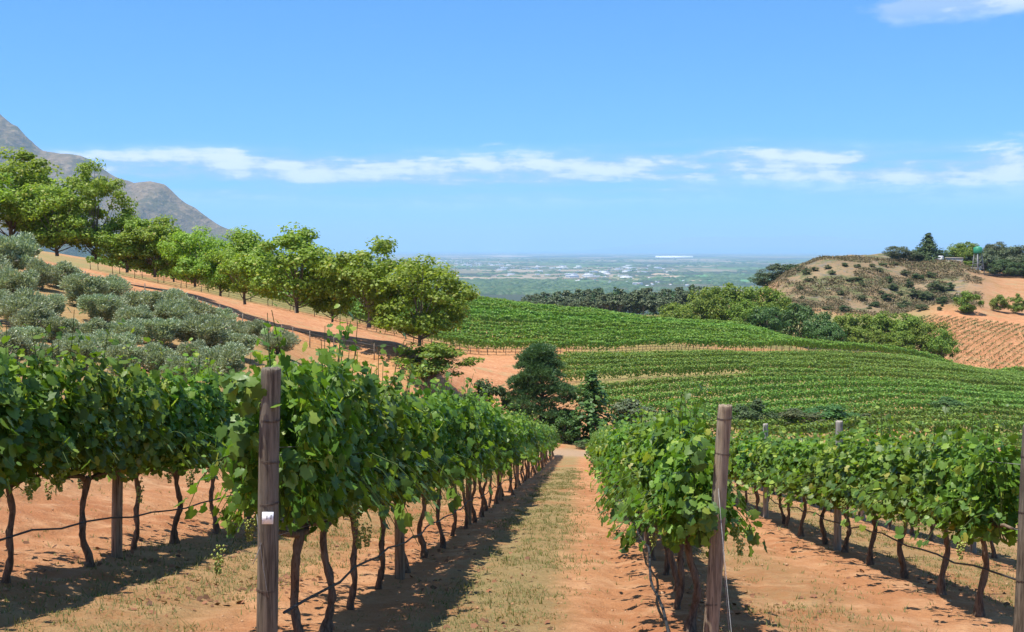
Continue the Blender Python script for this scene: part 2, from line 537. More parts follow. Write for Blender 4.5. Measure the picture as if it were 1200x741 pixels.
def _fit():
    pts = [P(*c) for c in CTRL]
    for s in (-25, -8, 3, 10, 20, 32, 44, 56, 66):
        for t in (-6, -4.07, -1.6, 0.8, 3.2, 5.6, 8, 12):
            x, y = st_xy(s, t); pts.append((x, y, float(fore_z(s, t))))
    for az in range(-180, 180, 15):
        for r, z in ((700, -45), (1100, -90), (1800, -140), (2600, -150), (5000, -150)):
            if abs(az) > 35:
                z = z * 0.5 if r < 1500 else z
            pts.append((r * math.sin(math.radians(az)), r * math.cos(math.radians(az)), z))
    for az in (-170, -140, -110, -80, 80, 110, 140, 170):
        for r in (40, 120, 300):
            a = math.radians(az)
            pts.append((r * math.sin(a), r * math.cos(a), -1.3 - 0.06 * r * math.cos(a) - 0.03 * r * math.sin(a)))
    A = np.array(pts)
    wx, wy = _warp(A[:, 0], A[:, 1])
    K = np.sqrt((wx[:, None] - wx) ** 2 + (wy[:, None] - wy) ** 2 + 0.06 ** 2)
    n = len(A)
    M = np.zeros((n + 1, n + 1)); M[:n, :n] = K - 0.0004 * np.eye(n); M[:n, n] = 1; M[n, :n] = 1
    w = np.linalg.solve(M, np.append(A[:, 2], 0))
    return wx, wy, w


_WX, _WY, _WC = _fit()


def gz(x, y, detail=True):
    x = np.atleast_1d(np.asarray(x, float)); y = np.atleast_1d(np.asarray(y, float))
    sh = x.shape; x = x.ravel(); y = y.ravel()
    z = np.empty(len(x))
    for a in range(0, len(x), 20000):
        b = slice(a, a + 20000)
        wx, wy = _warp(x[b], y[b])
        z[b] = np.sqrt((wx[:, None] - _WX) ** 2 + (wy[:, None] - _WY) ** 2 + 0.06 ** 2) @ _WC[:-1] + _WC[-1]
    s = x * ST + y * CT; t = x * CT - y * ST
    w = sstep(t, -11.0, -5.0) * (1 - sstep(t, 8.5, 12)) * (1 - sstep(s, 58, 72)) * sstep(s, -30, -10)
    z = z * (1 - w) + fore_z(s, t) * w
    if detail:
        r = np.hypot(x, y)
        # worn wheel tracks, clods and hummocks
        z = z + (1 - sstep(r, 25, 80)) * (0.05 * (fbm(x * 0.9, y * 0.9, 3, 5) - 0.5) + 0.055 * (fbm(x * 5.5, y * 5.5, 3, 9) - 0.5))
        for tc in (-5.9, -5.0, -3.6, -2.6, -0.95, 0.30, 1.55, 2.55, 4.0, 4.9):
            z = z - (1 - sstep(r, 40, 80)) * 0.03 * np.exp(-((t - tc + .08 * np.sin(s * .35 + tc)) / .16) ** 2) * (0.5 + fbm(s * .5, t * .5, 2, 13))
        z = z + sstep(r, 30, 90) * (1 - sstep(r, 300, 700)) * 0.5 * (fbm(x * 0.11, y * 0.11, 3, 21) - 0.5)
        hill = hill_w(x, y)
        z = z + hill * 7.0 * (fbm(x * 0.045, y * 0.045, 4, 33) - 0.5)
        pl = sstep(r, 1800, 4000)
        z = z * (1 - pl) + pl * (-150 + 26 * (fbm(x / 5200 + 3, y / 5200, 4, 44) - 0.42) * sstep(r, 5000, 12000) * (1 - sstep(r, 30000, 42000)))
    return z.reshape(sh)


def hill_w(x, y):
    u = U0 + F * x / np.maximum(y, 1.0)
    return (y > 50) * sstep(u, 880, 930) * sstep(y, 262 - 0.04 * (u - 1000), 282 - 0.04 * (u - 1000)) * (1 - sstep(y, 420, 500)) * (1 - 0.75 * sstep(u, 1120, 1180))


def g1(x, y):
    return float(gz([x], [y])[0])


def at(u, D):
    x = (u - U0) / F * D
    return (x, D, g1(x, D))


def build_ground():
    az = np.concatenate([np.arange(-180, -36, 4.0), np.arange(-36, 36, 0.17), np.arange(36, 180, 4.0)])
    az = np.radians(az)
    r = [0.4]
    while r[-1] < 90000:
        q = r[-1]
        r.append(q + max(0.05, q * (0.0125 if q < 420 else 0.035)))
    r = np.array(r)
    na, nr = len(az), len(r)
    X = (r[:, None] * np.sin(az)).ravel(); Y = (r[:, None] * np.cos(az)).ravel()
    Z = gz(X, Y)
    V = np.stack([X, Y, Z], 1)
    V = np.concatenate([V, [[0, 0, g1(0, 0.01)]]])
    i = np.arange(na); j = (i + 1) % na
    Q = np.concatenate([np.stack([k * na + i, (k + 1) * na + i, (k + 1) * na + j, k * na + j], 1) for k in range(nr - 1)])
    T = np.stack([np.full(na, na * nr), i, j], 1)
    me = mesh_np('ground', V, [Q, T], smooth=True)
    x, y = V[:, 0], V[:, 1]
    rr = np.hypot(x, y); u = U0 + F * x / np.maximum(y, 1.0); s = x * ST + y * CT; t = x * CT - y * ST
    hill = hill_w(x, y)
    plain = sstep(rr, 480, 800)
    # weeds: floor of the lower vineyard, wood floor, valley
    weed = sstep(s, 72, 84) * (1 - sstep(y, 150, 170)) * sstep(u, 640, 700) * 0.75
    weed = np.maximum(weed, sstep(y, 172, 190) * (1 - hill) * (1 - sstep(u, 1060, 1110)) * (y > 0))
    ue = [60, 200, 300, 450, 560, 700, 850, 1000, 1060]; de = [119, 119, 118, 124, 131, 139, 149, 161, 168]
    weed = np.maximum(weed, .8 * sstep(y - np.interp(u, ue, de), 3, 8) * (u < 1070) * (y > 0) * (1 - sstep(y, 230, 260)))
    weed = np.maximum(weed, sstep(t, -9, -14) * (1 - sstep(y, 78, 90)) * 0.35)
    track = sstep(s, ROW_END + 0.8, ROW_END + 1.6) * (1 - sstep(s, ROW_END + 4.2, ROW_END + 5.0)) * sstep(t, -7, -4)
    c = np.stack([hill, plain, weed, track], 1).astype(np.float32)
    at_ = me.attributes.new('zone', 'FLOAT_COLOR', 'POINT')
    at_.data.foreach_set('color', c.ravel())
    M = Mat('ground')
    a = M.n('ShaderNodeAttribute'); a.attribute_name = 'zone'
    sc = M.n('ShaderNodeSeparateColor'); M.L.new(a.outputs['Color'], sc.inputs[0])
    hi, pl, we, tr = sc.outputs[0], sc.outputs[1], sc.outputs[2], a.outputs['Alpha']
    pos = M.n('ShaderNodeNewGeometry').outputs['Position']
    dt = M.n('ShaderNodeVectorMath', operation='DOT_PRODUCT'); M.L.new(pos, dt.inputs[0]); dt.inputs[1].default_value = (CT, -ST, 0)
    ds = M.n('ShaderNodeVectorMath', operation='DOT_PRODUCT'); M.L.new(pos, ds.inputs[0]); ds.inputs[1].default_value = (ST, CT, 0)
    nA = M.noise(0.35, 5, 0.6, pos); nB = M.noise(2.6, 6, 0.62, pos); nC = M.noise(17, 6, 0.7, pos); nD = M.noise(0.06, 4, 0.55, pos)
    soil = M.mix(M.rng(nA, 0.35, 0.68), (0.335, 0.135, 0.055), (0.43, 0.205, 0.092))
    soil = M.mix(M.rng(nB, 0.42, 0.72), soil, (0.485, 0.265, 0.135))
    soil = M.mix(M.math('MULTIPLY', M.rng(nC, 0.52, 0.75), 0.55), soil, (0.20, 0.085, 0.042))
    vv = M.n('ShaderNodeTexVoronoi'); vv.inputs['Scale'].default_value = 9; M.L.new(pos, vv.inputs['Vector'])
    soil = M.mix(M.math('MULTIPLY', M.rng(vv.outputs['Distance'], 0.16, 0.05), 0.35), soil, (0.47, 0.28, 0.155))
    nE = M.noise(70, 4, 0.75, pos)
    soil = M.mix(M.math('MULTIPLY', M.rng(nE, 0.5, 0.72), 0.5), soil, (0.19, 0.08, 0.04))
    soil = M.mix(M.math('MULTIPLY', M.rng(nE, 0.44, 0.30), 0.35), soil, (0.49, 0.29, 0.165))
    # dry grass strips between the rows
    tt = M.math('ADD', dt.outputs['Value'], M.math('ADD', M.math('MULTIPLY', M.math('SUBTRACT', nB, 0.5), 0.75), M.math('MULTIPLY', M.math('SUBTRACT', nA, 0.5), 0.7)))
    def p_(v): return (v + 10) / 24.0
    strip = M.ramp(M.math('DIVIDE', M.math('ADD', tt, 10), 24.0), [
        (0, (0.3,) * 3), (p_(-6.6), (0.25,) * 3), (p_(-5.6), (0.0,) * 3), (p_(-4.3), (0.0,) * 3), (p_(-3.7), (.40,) * 3), (p_(-2.7), (.5,) * 3), (p_(-2.2), (0,) * 3),
        (p_(-1.25), (0,) * 3), (p_(-0.9), (.74,) * 3), (p_(-.28), (.72,) * 3), (p_(0.02), (0.05,) * 3), (p_(0.9), (0,) * 3), (p_(1.35), (.45,) * 3), (p_(2.0), (.40,) * 3), (p_(2.4), (0.04,) * 3),
        (p_(3.3), (0,) * 3), (p_(4.0), (.6,) * 3), (p_(4.9), (.5,) * 3), (p_(5.4), (0,) * 3), (p_(6.2), (.5,) * 3), (1.0, (.45,) * 3)])
    gm = M.math('MULTIPLY', strip, M.rng(M.math('ADD', M.math('MULTIPLY', nA, 0.6), M.math('MULTIPLY', nC, 0.4)), 0.32, 0.52))
    gm = M.math('MULTIPLY', gm, M.rng(ds.outputs['Value'], 78, 68))
    grass = M.mix(M.rng(nC, 0.3, 0.7), (0.135, 0.13, 0.05), (0.25, 0.205, 0.095))
    grass = M.mix(M.math('MULTIPLY', M.rng(nB, 0.5, 0.75), 0.55), grass, (0.13, 0.165, 0.05))
    col = M.mix(gm, soil, grass)
    weedc = M.mix(nB, (0.10, 0.14, 0.04), (0.24, 0.22, 0.09))
    col = M.mix(M.math('MULTIPLY', we, M.rng(nD, 0.25, 0.6)), col, weedc)
    patch = M.math('MULTIPLY', M.rng(M.noise(0.22, 6, 0.7, pos), 0.52, 0.66), M.rng(ds.outputs['Value'], 60, 78))
    col = M.mix(M.math('MULTIPLY', patch, M.math('SUBTRACT', 0.75, we)), col, M.mix(nC, (0.20, 0.17, 0.07), (0.36, 0.26, 0.13)))
    col = M.mix(tr, col, M.mix(nB, (0.27, 0.17, 0.10), (0.36, 0.25, 0.16)))
    # dry hillside
    hc = M.mix(M.rng(nD, 0.35, 0.65), (0.20, 0.135, 0.075), (0.27, 0.19, 0.11))
    hc = M.mix(M.rng(M.noise(0.12, 6, 0.72, pos), 0.46, 0.56), hc, (0.105, 0.11, 0.045))
    hc = M.mix(M.rng(M.noise(0.35, 6, 0.7, pos), 0.53, 0.62), hc, (0.15, 0.13, 0.10))
    hc = M.mix(M.math('MULTIPLY', M.rng(M.noise(0.9, 5, 0.7, pos), 0.5, 0.66), .7), hc, (0.075, 0.08, 0.04))
    col = M.mix(hi, col, hc)
    # the plain: fields, woods and scrub
    mp = M.n('ShaderNodeMapping'); M.L.new(pos, mp.inputs[0]); mp.inputs['Rotation'].default_value = (0, 0, 0.35); mp.inputs['Scale'].default_value = (1 / 620, 1 / 900, 0)
    vo = M.n('ShaderNodeTexVoronoi'); M.L.new(mp.outputs[0], vo.inputs['Vector']); vo.inputs['Scale'].default_value = 1.0
    cs = M.n('ShaderNodeSeparateColor'); M.L.new(vo.outputs['Color'], cs.inputs[0])
    pc = M.ramp(cs.outputs[0], [(0, (0.045, 0.055, 0.03)), (.2, (0.07, 0.08, 0.035)), (.34, (0.12, 0.13, 0.055)), (.46, (0.10, 0.17, 0.05)), (.6, (0.20, 0.17, 0.095)), (.76, (0.26, 0.22, 0.135)), (.9, (0.33, 0.26, 0.175))], 'CONSTANT')
    wood = M.rng(M.noise(1 / 900, 6, 0.65, pos), 0.54, 0.60)
    pc = M.mix(wood, pc, (0.03, 0.045, 0.02))
    pc = M.mix(M.math('MULTIPLY', M.noise(1 / 60, 4, 0.7, pos), 0.5), pc, (0.05, 0.06, 0.03))
    col = M.mix(pl, col, pc)
    # the sea beyond the plain
    ln = M.n('ShaderNodeVectorMath', operation='LENGTH'); M.L.new(pos, ln.inputs[0])
    sea = M.rng(ln.outputs['Value'], 41000, 42500)
    col = M.mix(sea, col, (0.03, 0.09, 0.17))
    M.set(M.b.inputs['Base Color'], col)
    M.b.inputs['Roughness'].default_value = 0.92
    M.b.inputs['Specular IOR Level'].default_value = 0.15
    hgt = M.math('ADD', M.math('ADD', M.math('MULTIPLY', nC, 0.5), M.math('MULTIPLY', nE, 0.15)), M.math('MULTIPLY', nB, 0.9))
    near = M.rng(ln.outputs['Value'], 160, 60)
    M.bump(M.math('MULTIPLY', hgt, near), 1.0, 0.07)
    tag(obj('ground', me, M.m), kind='structure')


build_ground()

# ------------------------------------------------------------------ mountain and far ranges
def build_mountain():
    # skyline u, v of the left mountain; it stands about 6 km off and runs away from its crest on both sides
    us = [-900, -600, -300, -120, -40, 0, 4, 20, 33, 43, 67, 90, 110, 143, 157, 177, 193, 213, 237, 260, 283, 330, 400]
    vs = [150, 110, 96, 100, 116, 131, 140, 149, 164, 171, 178, 182, 190, 209, 215, 213, 217, 231, 250, 262, 273, 292, 325]
    D0 = 6000.0
    n, m = 420, 150
    uu = np.linspace(-900, 400, n)
    X0 = (uu - U0) / F * D0
    top = (H0 - np.interp(uu, us, vs)) / F * D0
    base = -160.0
    w = np.linspace(-1, 1, m)                  # -1 front foot, 0 crest, 1 back foot
    Xg = np.repeat(X0[:, None], m, 1); Wg = np.repeat(w[None], n, 0)
    half = 500 + 1.9 * np.maximum(top - base, 30)[:, None]
    Yg = D0 + Wg * half + (X0[:, None] + 2000) * -0.10
    k = 1 - np.abs(Wg)
    prof = 0.62 * k + 0.38 * k ** 2.6
    # gullies run down the faces
    rid = np.abs(fbm(Xg / 300 + Wg * 0.6, Wg * 1.3 + 9, 5, 3) - 0.5) * 2
    nz = fbm(Xg / 170, Yg / 170, 5, 12) - 0.5
    Z = base + (top[:, None] - base) * prof
    amp = np.clip(np.abs(Wg) * 5, 0.0, 1) * np.clip(k * 4, 0, 1) * (top[:, None] - base)
    Z += amp * (0.42 * (rid - 0.35) + 0.16 * nz)
    # stepped rock bands
    Z += np.clip(k * 3, 0, 1) * 9 * np.sin(Z / 24 + 3 * nz)
    Z = np.minimum(Z, (H0 - np.interp(U0 + F * Xg / Yg, us, vs)) / F * Yg + 6)
    V = np.stack([Xg, Yg, Z], 2).reshape(-1, 3)
    i, j = np.meshgrid(np.arange(n - 1), np.arange(m - 1), indexing='ij')
    a = (i * m + j).ravel()
    me = mesh_np('mountain', V, np.stack([a, a + m, a + m + 1, a + 1], 1), smooth=True)
    M = Mat('mountain')
    g = M.n('ShaderNodeNewGeometry'); pos = g.outputs['Position']
    n1 = M.noise(1 / 260, 8, 0.68, pos); n2 = M.noise(1 / 45, 6, 0.7, pos)
    sp = M.n('ShaderNodeSeparateXYZ'); M.L.new(pos, sp.inputs[0])
    nr = M.n('ShaderNodeSeparateXYZ'); M.L.new(g.outputs['Normal'], nr.inputs[0])
    c = M.mix(M.rng(n1, 0.38, 0.6), (0.22, 0.155, 0.085), (0.10, 0.09, 0.04))
    c = M.mix(M.rng(n2, 0.45, 0.7), c, (0.31, 0.225, 0.14))
    c = M.mix(M.rng(nr.outputs[2], 0.62, 0.42), c, (0.22, 0.17, 0.145))
    c = M.mix(M.rng(M.math('ADD', sp.outputs[2], M.math('MULTIPLY', n1, 260)), 300, 90), c, (0.055, 0.075, 0.035))
    M.set(M.b.inputs['Base Color'], c); M.b.inputs['Roughness'].default_value = 0.95
    M.b.inputs['Specular IOR Level'].default_value = 0.1
    M.bump(M.math('ADD', n2, M.math('MULTIPLY', n1, 2.0)), 1.0, 30)
    tag(obj('mountain', me, M.m), kind='structure')
    # faint range across the bay
    us = [560, 700, 720, 790, 800, 830, 900, 940, 980, 1080, 1200, 1320]
    vs = [300, 293, 289, 284, 279, 277, 278, 276, 278, 284, 290, 300]
    n = 160
    uu = np.linspace(560, 1320, n); D = 62000.0
    top = (H0 - np.interp(uu, us, vs)) / F * D + 120 * (fbm(uu / 22, uu * 0, 4, 8) - 0.5)
    x = (uu - U0) / F * D
    rows = []
    for yy, zz in ((-5000, np.full(n, -160.0)), (-1500, top * 0.5 - 70), (0, top), (3000, top * 0.4 - 80), (6000, np.full(n, -160.0))):
        rows.append(np.stack([x, np.full(n, D + yy), np.maximum(zz, -160)], 1))
    V = np.concatenate(rows)
    i = np.arange(n - 1)
    Q = np.concatenate([np.stack([k * n + i, k * n + i + 1, (k + 1) * n + i + 1, (k + 1) * n + i], 1) for k in range(4)])
    tag(obj('far_mountain_range', mesh_np('far_mountain_range', V, Q, True), M.m), kind='structure')


build_mountain()

# haze: even pale air round the whole scene
def build_haze():
    mb = MB()
    mb.box((0, 0, (-240 + 1000) / 2), (190000, 190000, 1240))
    M = Mat('haze')
    M.N.remove(M.b)
    v = M.n('ShaderNodeVolumePrincipled')
    v.inputs['Color'].default_value = (0.43, 0.69, 1.0, 1)
    v.inputs['Density'].default_value = 5.2e-5
    v.inputs['Anisotropy'].default_value = 0.0
    M.L.new(v.outputs[0], M.out.inputs['Volume'])
    tag(obj('haze', mb.mesh('haze'), M.m), kind='stuff')


build_haze()
ORD = ['first', 'second', 'third', 'fourth', 'fifth', 'sixth', 'seventh', 'eighth', 'ninth', 'tenth', 'eleventh', 'twelfth', 'thirteenth', 'fourteenth', 'fifteenth', 'sixteenth', 'seventeenth', 'eighteenth', 'nineteenth']


def ordinal(n):
    if n < 20: return ORD[n - 1]
    tens = {2: 'twenty', 3: 'thirty', 4: 'forty', 5: 'fifty', 6: 'sixty', 7: 'seventy'}[n // 10]
    return (tens[:-1] + 'ieth') if n % 10 == 0 else tens + '-' + ORD[n % 10 - 1]


# ------------------------------------------------------------------ foreground vines
MT['vine_leaf_single'] = None


def single_leaf_mat():
    M = Mat('vine_leaf_single')
    oi = M.n('ShaderNodeObjectInfo')
    c = M.ramp(oi.outputs['Random'], [(0.0, (0.06, 0.12, 0.022)), (0.5, (0.10, 0.18, 0.028)), (0.85, (0.155, 0.25, 0.038)), (1.0, (0.25, 0.31, 0.055))])
    M.set(M.b.inputs['Base Color'], c)
    M.b.inputs['Roughness'].default_value = 0.42; M.b.inputs['Specular IOR Level'].default_value = 0.32
    tr = M.n('ShaderNodeBsdfTranslucent'); M.set(tr.inputs[0], M.mix(1.0, c, (1.5, 1.5, 0.7), 'MULTIPLY'))
    ms = M.n('ShaderNodeMixShader'); ms.inputs[0].default_value = 0.34
    M.L.new(M.b.outputs[0], ms.inputs[1]); M.L.new(tr.outputs[0], ms.inputs[2]); M.L.new(ms.outputs[0], M.out.inputs[0])
    return M.m


MT['vine_leaf_single'] = single_leaf_mat()


def canopy_halfwidth(z):
    return np.interp(z, [0.5, 0.7, 0.95, 1.25, 1.5, 1.75], [0.10, 0.20, 0.28, 0.29, 0.21, 0.10])


def vine_leaves(seed, n_shoot, n_fill, size):
    """positions, frames and sizes of the leaves of one vine; x along the row (downhill), y across, z up"""
    rg = np.random.default_rng(seed)
    pos, sgn, shoots = [], [], []
    for k in range(n_shoot):
        x0 = rg.uniform(-0.62, 0.62); side = rg.choice([-1, 1])
        L = rg.uniform(0.7, 1.12) * (1.18 if rg.random() < .15 else 1); flop = rg.random() < 0.28
        p = np.array([x0, rg.uniform(-.05, .05), 0.72])
        d = unit(np.array([rg.normal(0, .22), side * rg.uniform(0.0, 0.28), 1.0]))
        pts = [p.copy()]
        for q in range(12):
            p = p + d * L / 12
            d = d + np.array([rg.normal(0, .07), rg.normal(0, .06) + (side * 0.10 if flop else -0.25 * p[1] * (q < 8)), -0.27 if flop else -0.015])
            d = unit(d); pts.append(p.copy())
        pts = np.array(pts); shoots.append(pts)
        m = int(L / 0.055)
        f = np.linspace(0.06, 1, m) * 12
        i = np.clip(f.astype(int), 0, 11)
        c = pts[i] + (pts[i + 1] - pts[i]) * (f - i)[:, None]
        a = rg.uniform(0, 2 * np.pi, m); pl = rg.uniform(.03, .12, m)
        c = c + np.stack([np.cos(a) * pl, np.sin(a) * pl, rg.uniform(-.04, .03, m)], 1)
        pos.append(c)
    z = rg.triangular(0.64, 1.0, 1.62, n_fill)
    w = canopy_halfwidth(z)
    y = rg.choice([-1, 1], n_fill) * w * np.sqrt(rg.uniform(0.25, 1.15, n_fill))
    fx = rg.uniform(-0.66, 0.66, n_fill)
    # lumpy outline: whole tufts pushed in or out
    lump = vnoise(fx * 3.1 + seed * 7.7, z * 3.3, seed) - 0.5
    y = y * (1 + 0.75 * lump)
    pos.append(np.stack([fx, y, z + 0.10 * lump], 1))
    pos = np.concatenate(pos)
    pos = pos[pos[:, 2] > 0.60 + 0.12 * rg.random(len(pos)) ** 2]
    n = len(pos)
    out = np.sign(pos[:, 1]) * np.clip(np.abs(pos[:, 1]) / 0.22, 0.2, 1.2)
    nr = np.stack([rg.normal(0, .6, n), out * 0.6 + rg.normal(0, .5, n), 0.55 + 0.35 * sstep(pos[:, 2], 1.1, 1.6) + rg.normal(0, .5, n)], 1)
    nr = unit(nr)
    R = leaf_frames(nr, rg, np.stack([rg.normal(0, .7, n), out * 0.5, rg.normal(-.55, .4, n)], 1))
    sz = size * rg.choice([.5, .75, 1.0, 1.1, 1.2], n, p=[.18, .27, .3, .17, .08]) * rg.uniform(.88, 1.12, n)
    # young small leaves at the shoot tips
    sz *= np.where(pos[:, 2] > 1.6, 0.72, 1.0)
    pos[:, 2] -= SLOPE * pos[:, 0]
    return pos, R, sz, shoots


VARS = {'A': [], 'B': [], 'C': []}
for k in range(7):
    pos, R, sz, shoots = vine_leaves(100 + k, 28, 1500, 0.079)
    outer = np.abs(pos[:, 1]) / (canopy_halfwidth(pos[:, 2]) + 1e-3) + 0.6 * (pos[:, 2] > 1.5) + RNG.uniform(0, .5, len(pos))
    pick = np.argsort(-outer)[:44]
    keep = np.ones(len(pos), bool); keep[pick] = False
    V, FA = scatter_leaves(LEAF_A, LEAF_AF, pos[keep], R[keep], sz[keep])
    V2, F2 = scatter_leaves(LEAF_A, LEAF_AF, pos[pick], R[pick], sz[pick])
    sh = MB()
    for p in shoots:
        p = p.copy(); p[:, 2] -= SLOPE * p[:, 0]
        sh.tube(p[::2], np.linspace(.006, .0025, len(p[::2])), 4, cap=False)
    allm = MB().add(V, FA).add(V2, F2).mesh('foliage')
    VARS['A'].append(dict(fol=mesh_np('foliage', V, FA), full=allm, leaves=(pos[pick], R[pick], sz[pick]), shoots=sh.mesh('shoots')))
for k in range(7):
    pos, R, sz, _ = vine_leaves(200 + k, 22, 950, 0.098)
    V, FA = scatter_leaves(LEAF_B, LEAF_BF, pos, R, sz)
    VARS['B'].append(dict(full=mesh_np('foliage', V, FA)))
for k in range(6):
    pos, R, sz, _ = vine_leaves(300 + k, 14, 480, 0.145)
    V, FA = scatter_leaves(LEAF_C, LEAF_CF, pos, R, sz)
    VARS['C'].append(dict(full=mesh_np('foliage', V, FA)))
LEAF_MESH = mesh_np('leaf', LEAF_A, LEAF_AF)


def vine_trunk(seed, seg):
    rg = np.random.default_rng(seed)
    mb = MB()
    two = rg.random() < 0.15
    for q in range(2 if two else 1):
        n = 19
        z = np.linspace(-0.08, 0.73, n)
        ph = rg.uniform(0, 6.28, 4); am = rg.uniform(.012, .045, 4)
        e = np.sin(np.linspace(0, np.pi, n)) ** 0.7
        lean = rg.uniform(-.12, .12)
        x = lean * (1 - z / .73) + am[0] * np.sin(z * 7 + ph[0]) * e + 0.4 * am[1] * np.sin(z * 17 + ph[1]) * e
        y = 0.5 * lean * (1 - z / .73) + am[2] * np.sin(z * 6 + ph[2]) * e + 0.4 * am[3] * np.sin(z * 15 + ph[3]) * e
        if two:
            x = x + (0.10 if q else -0.08) * (1 - z / .73)
        r = np.interp(z, [-.08, 0.03, .2, .6, .73], [.043, .035, .024, .021, .027]) * rg.uniform(.85, 1.15) * (0.85 if two else 1)
        r = r * (1 + 0.18 * rg.uniform(-1, 1, n))
        mb.tube(np.stack([x, y, z], 1), r, seg, rough=0.26, rng=rg)
    tr = mb.mesh('trunk', smooth=False)
    cb = MB()
    for sx in (-1, 1):
        t = np.linspace(0, 1, 6)
        x = sx * 0.60 * t; y = rg.normal(0, .012, 6); z = 0.70 + 0.05 * np.sin(t * 2.2) + rg.normal(0, .008, 6) - SLOPE * x
        cb.tube(np.stack([x, y, z], 1), np.linspace(.022, .011, 6), seg, rough=.15, rng=rg)
    return tr, cb.mesh('cordon')


TRUNKS = [vine_trunk(400 + k, 9) for k in range(9)]


def grape_bunch(seed):
    rg = np.random.default_rng(seed)
    mb = MB()
    oct_v = np.array([[1, 0, 0], [-1, 0, 0], [0, 1, 0], [0, -1, 0], [0, 0, 1], [0, 0, -1]]) * 1.0
    f = np.array([[0, 2, 4], [2, 1, 4], [1, 3, 4], [3, 0, 4], [2, 0, 5], [1, 2, 5], [3, 1, 5], [0, 3, 5]])
    for k in range(60):
        h = rg.random() ** 0.8
        rr = 0.04 * (1 - 0.75 * h) * math.sqrt(rg.random()) + 0.004
        a = rg.uniform(0, 6.28)
        mb.add(oct_v * 0.0085 + [rr * math.cos(a), rr * math.sin(a), -0.15 * h], f)
    return mb.mesh('grape_bunch', smooth=True)


BUNCH = [grape_bunch(k) for k in range(3)]
ROT = math.pi / 2 - TH
ROWS = {
    'L2': dict(t=-4.07, first=[5.4, 6.5, 7.7, 8.87, 10.0, 10.84, 12.0, 13.5], posts=[9.46], zs=1.05, name='row left of the leftmost bare strip', post='pale_post_wood'),
    'L1': dict(t=-1.645, first=[6.45, 7.15, 8.1, 9.2, 10.4, 11.7, 12.9], posts=[9.9], zs=1.09, name='row', post='pale_post_wood'),
    'R1': dict(t=0.78, first=[7.5, 8.5, 9.6, 10.7, 11.9], posts=[13.2], zs=0.88, name='row', post='pale_post_wood'),
    'R2': dict(t=3.2, first=[8.94, 9.95, 11.2, 12.4, 13.65, 14.8, 15.96, 17.3, 18.4], posts=[14.1, 19.5], zs=0.87, name='row', post='grey_post'),
    'R3': dict(t=5.62, first=[11.2, 12.4, 13.6, 14.6, 15.6, 17.0, 18.1, 19.3], posts=[16.3], zs=0.9, name='row', post='grey_post'),
}
ROWLAB = {
    'L2': 'grapevine down the farthest left row, beside the olive grove',
    'L1': 'grapevine down the row along the left of the grass path',
    'R1': 'grapevine down the row along the right of the grass path',
    'R2': 'grapevine down the second row to the right of the path',
    'R3': 'grapevine down the farthest right row, seen behind another row',
}
NEAR_LEAF_LIMIT = 10.6
vrg = np.random.default_rng(55)
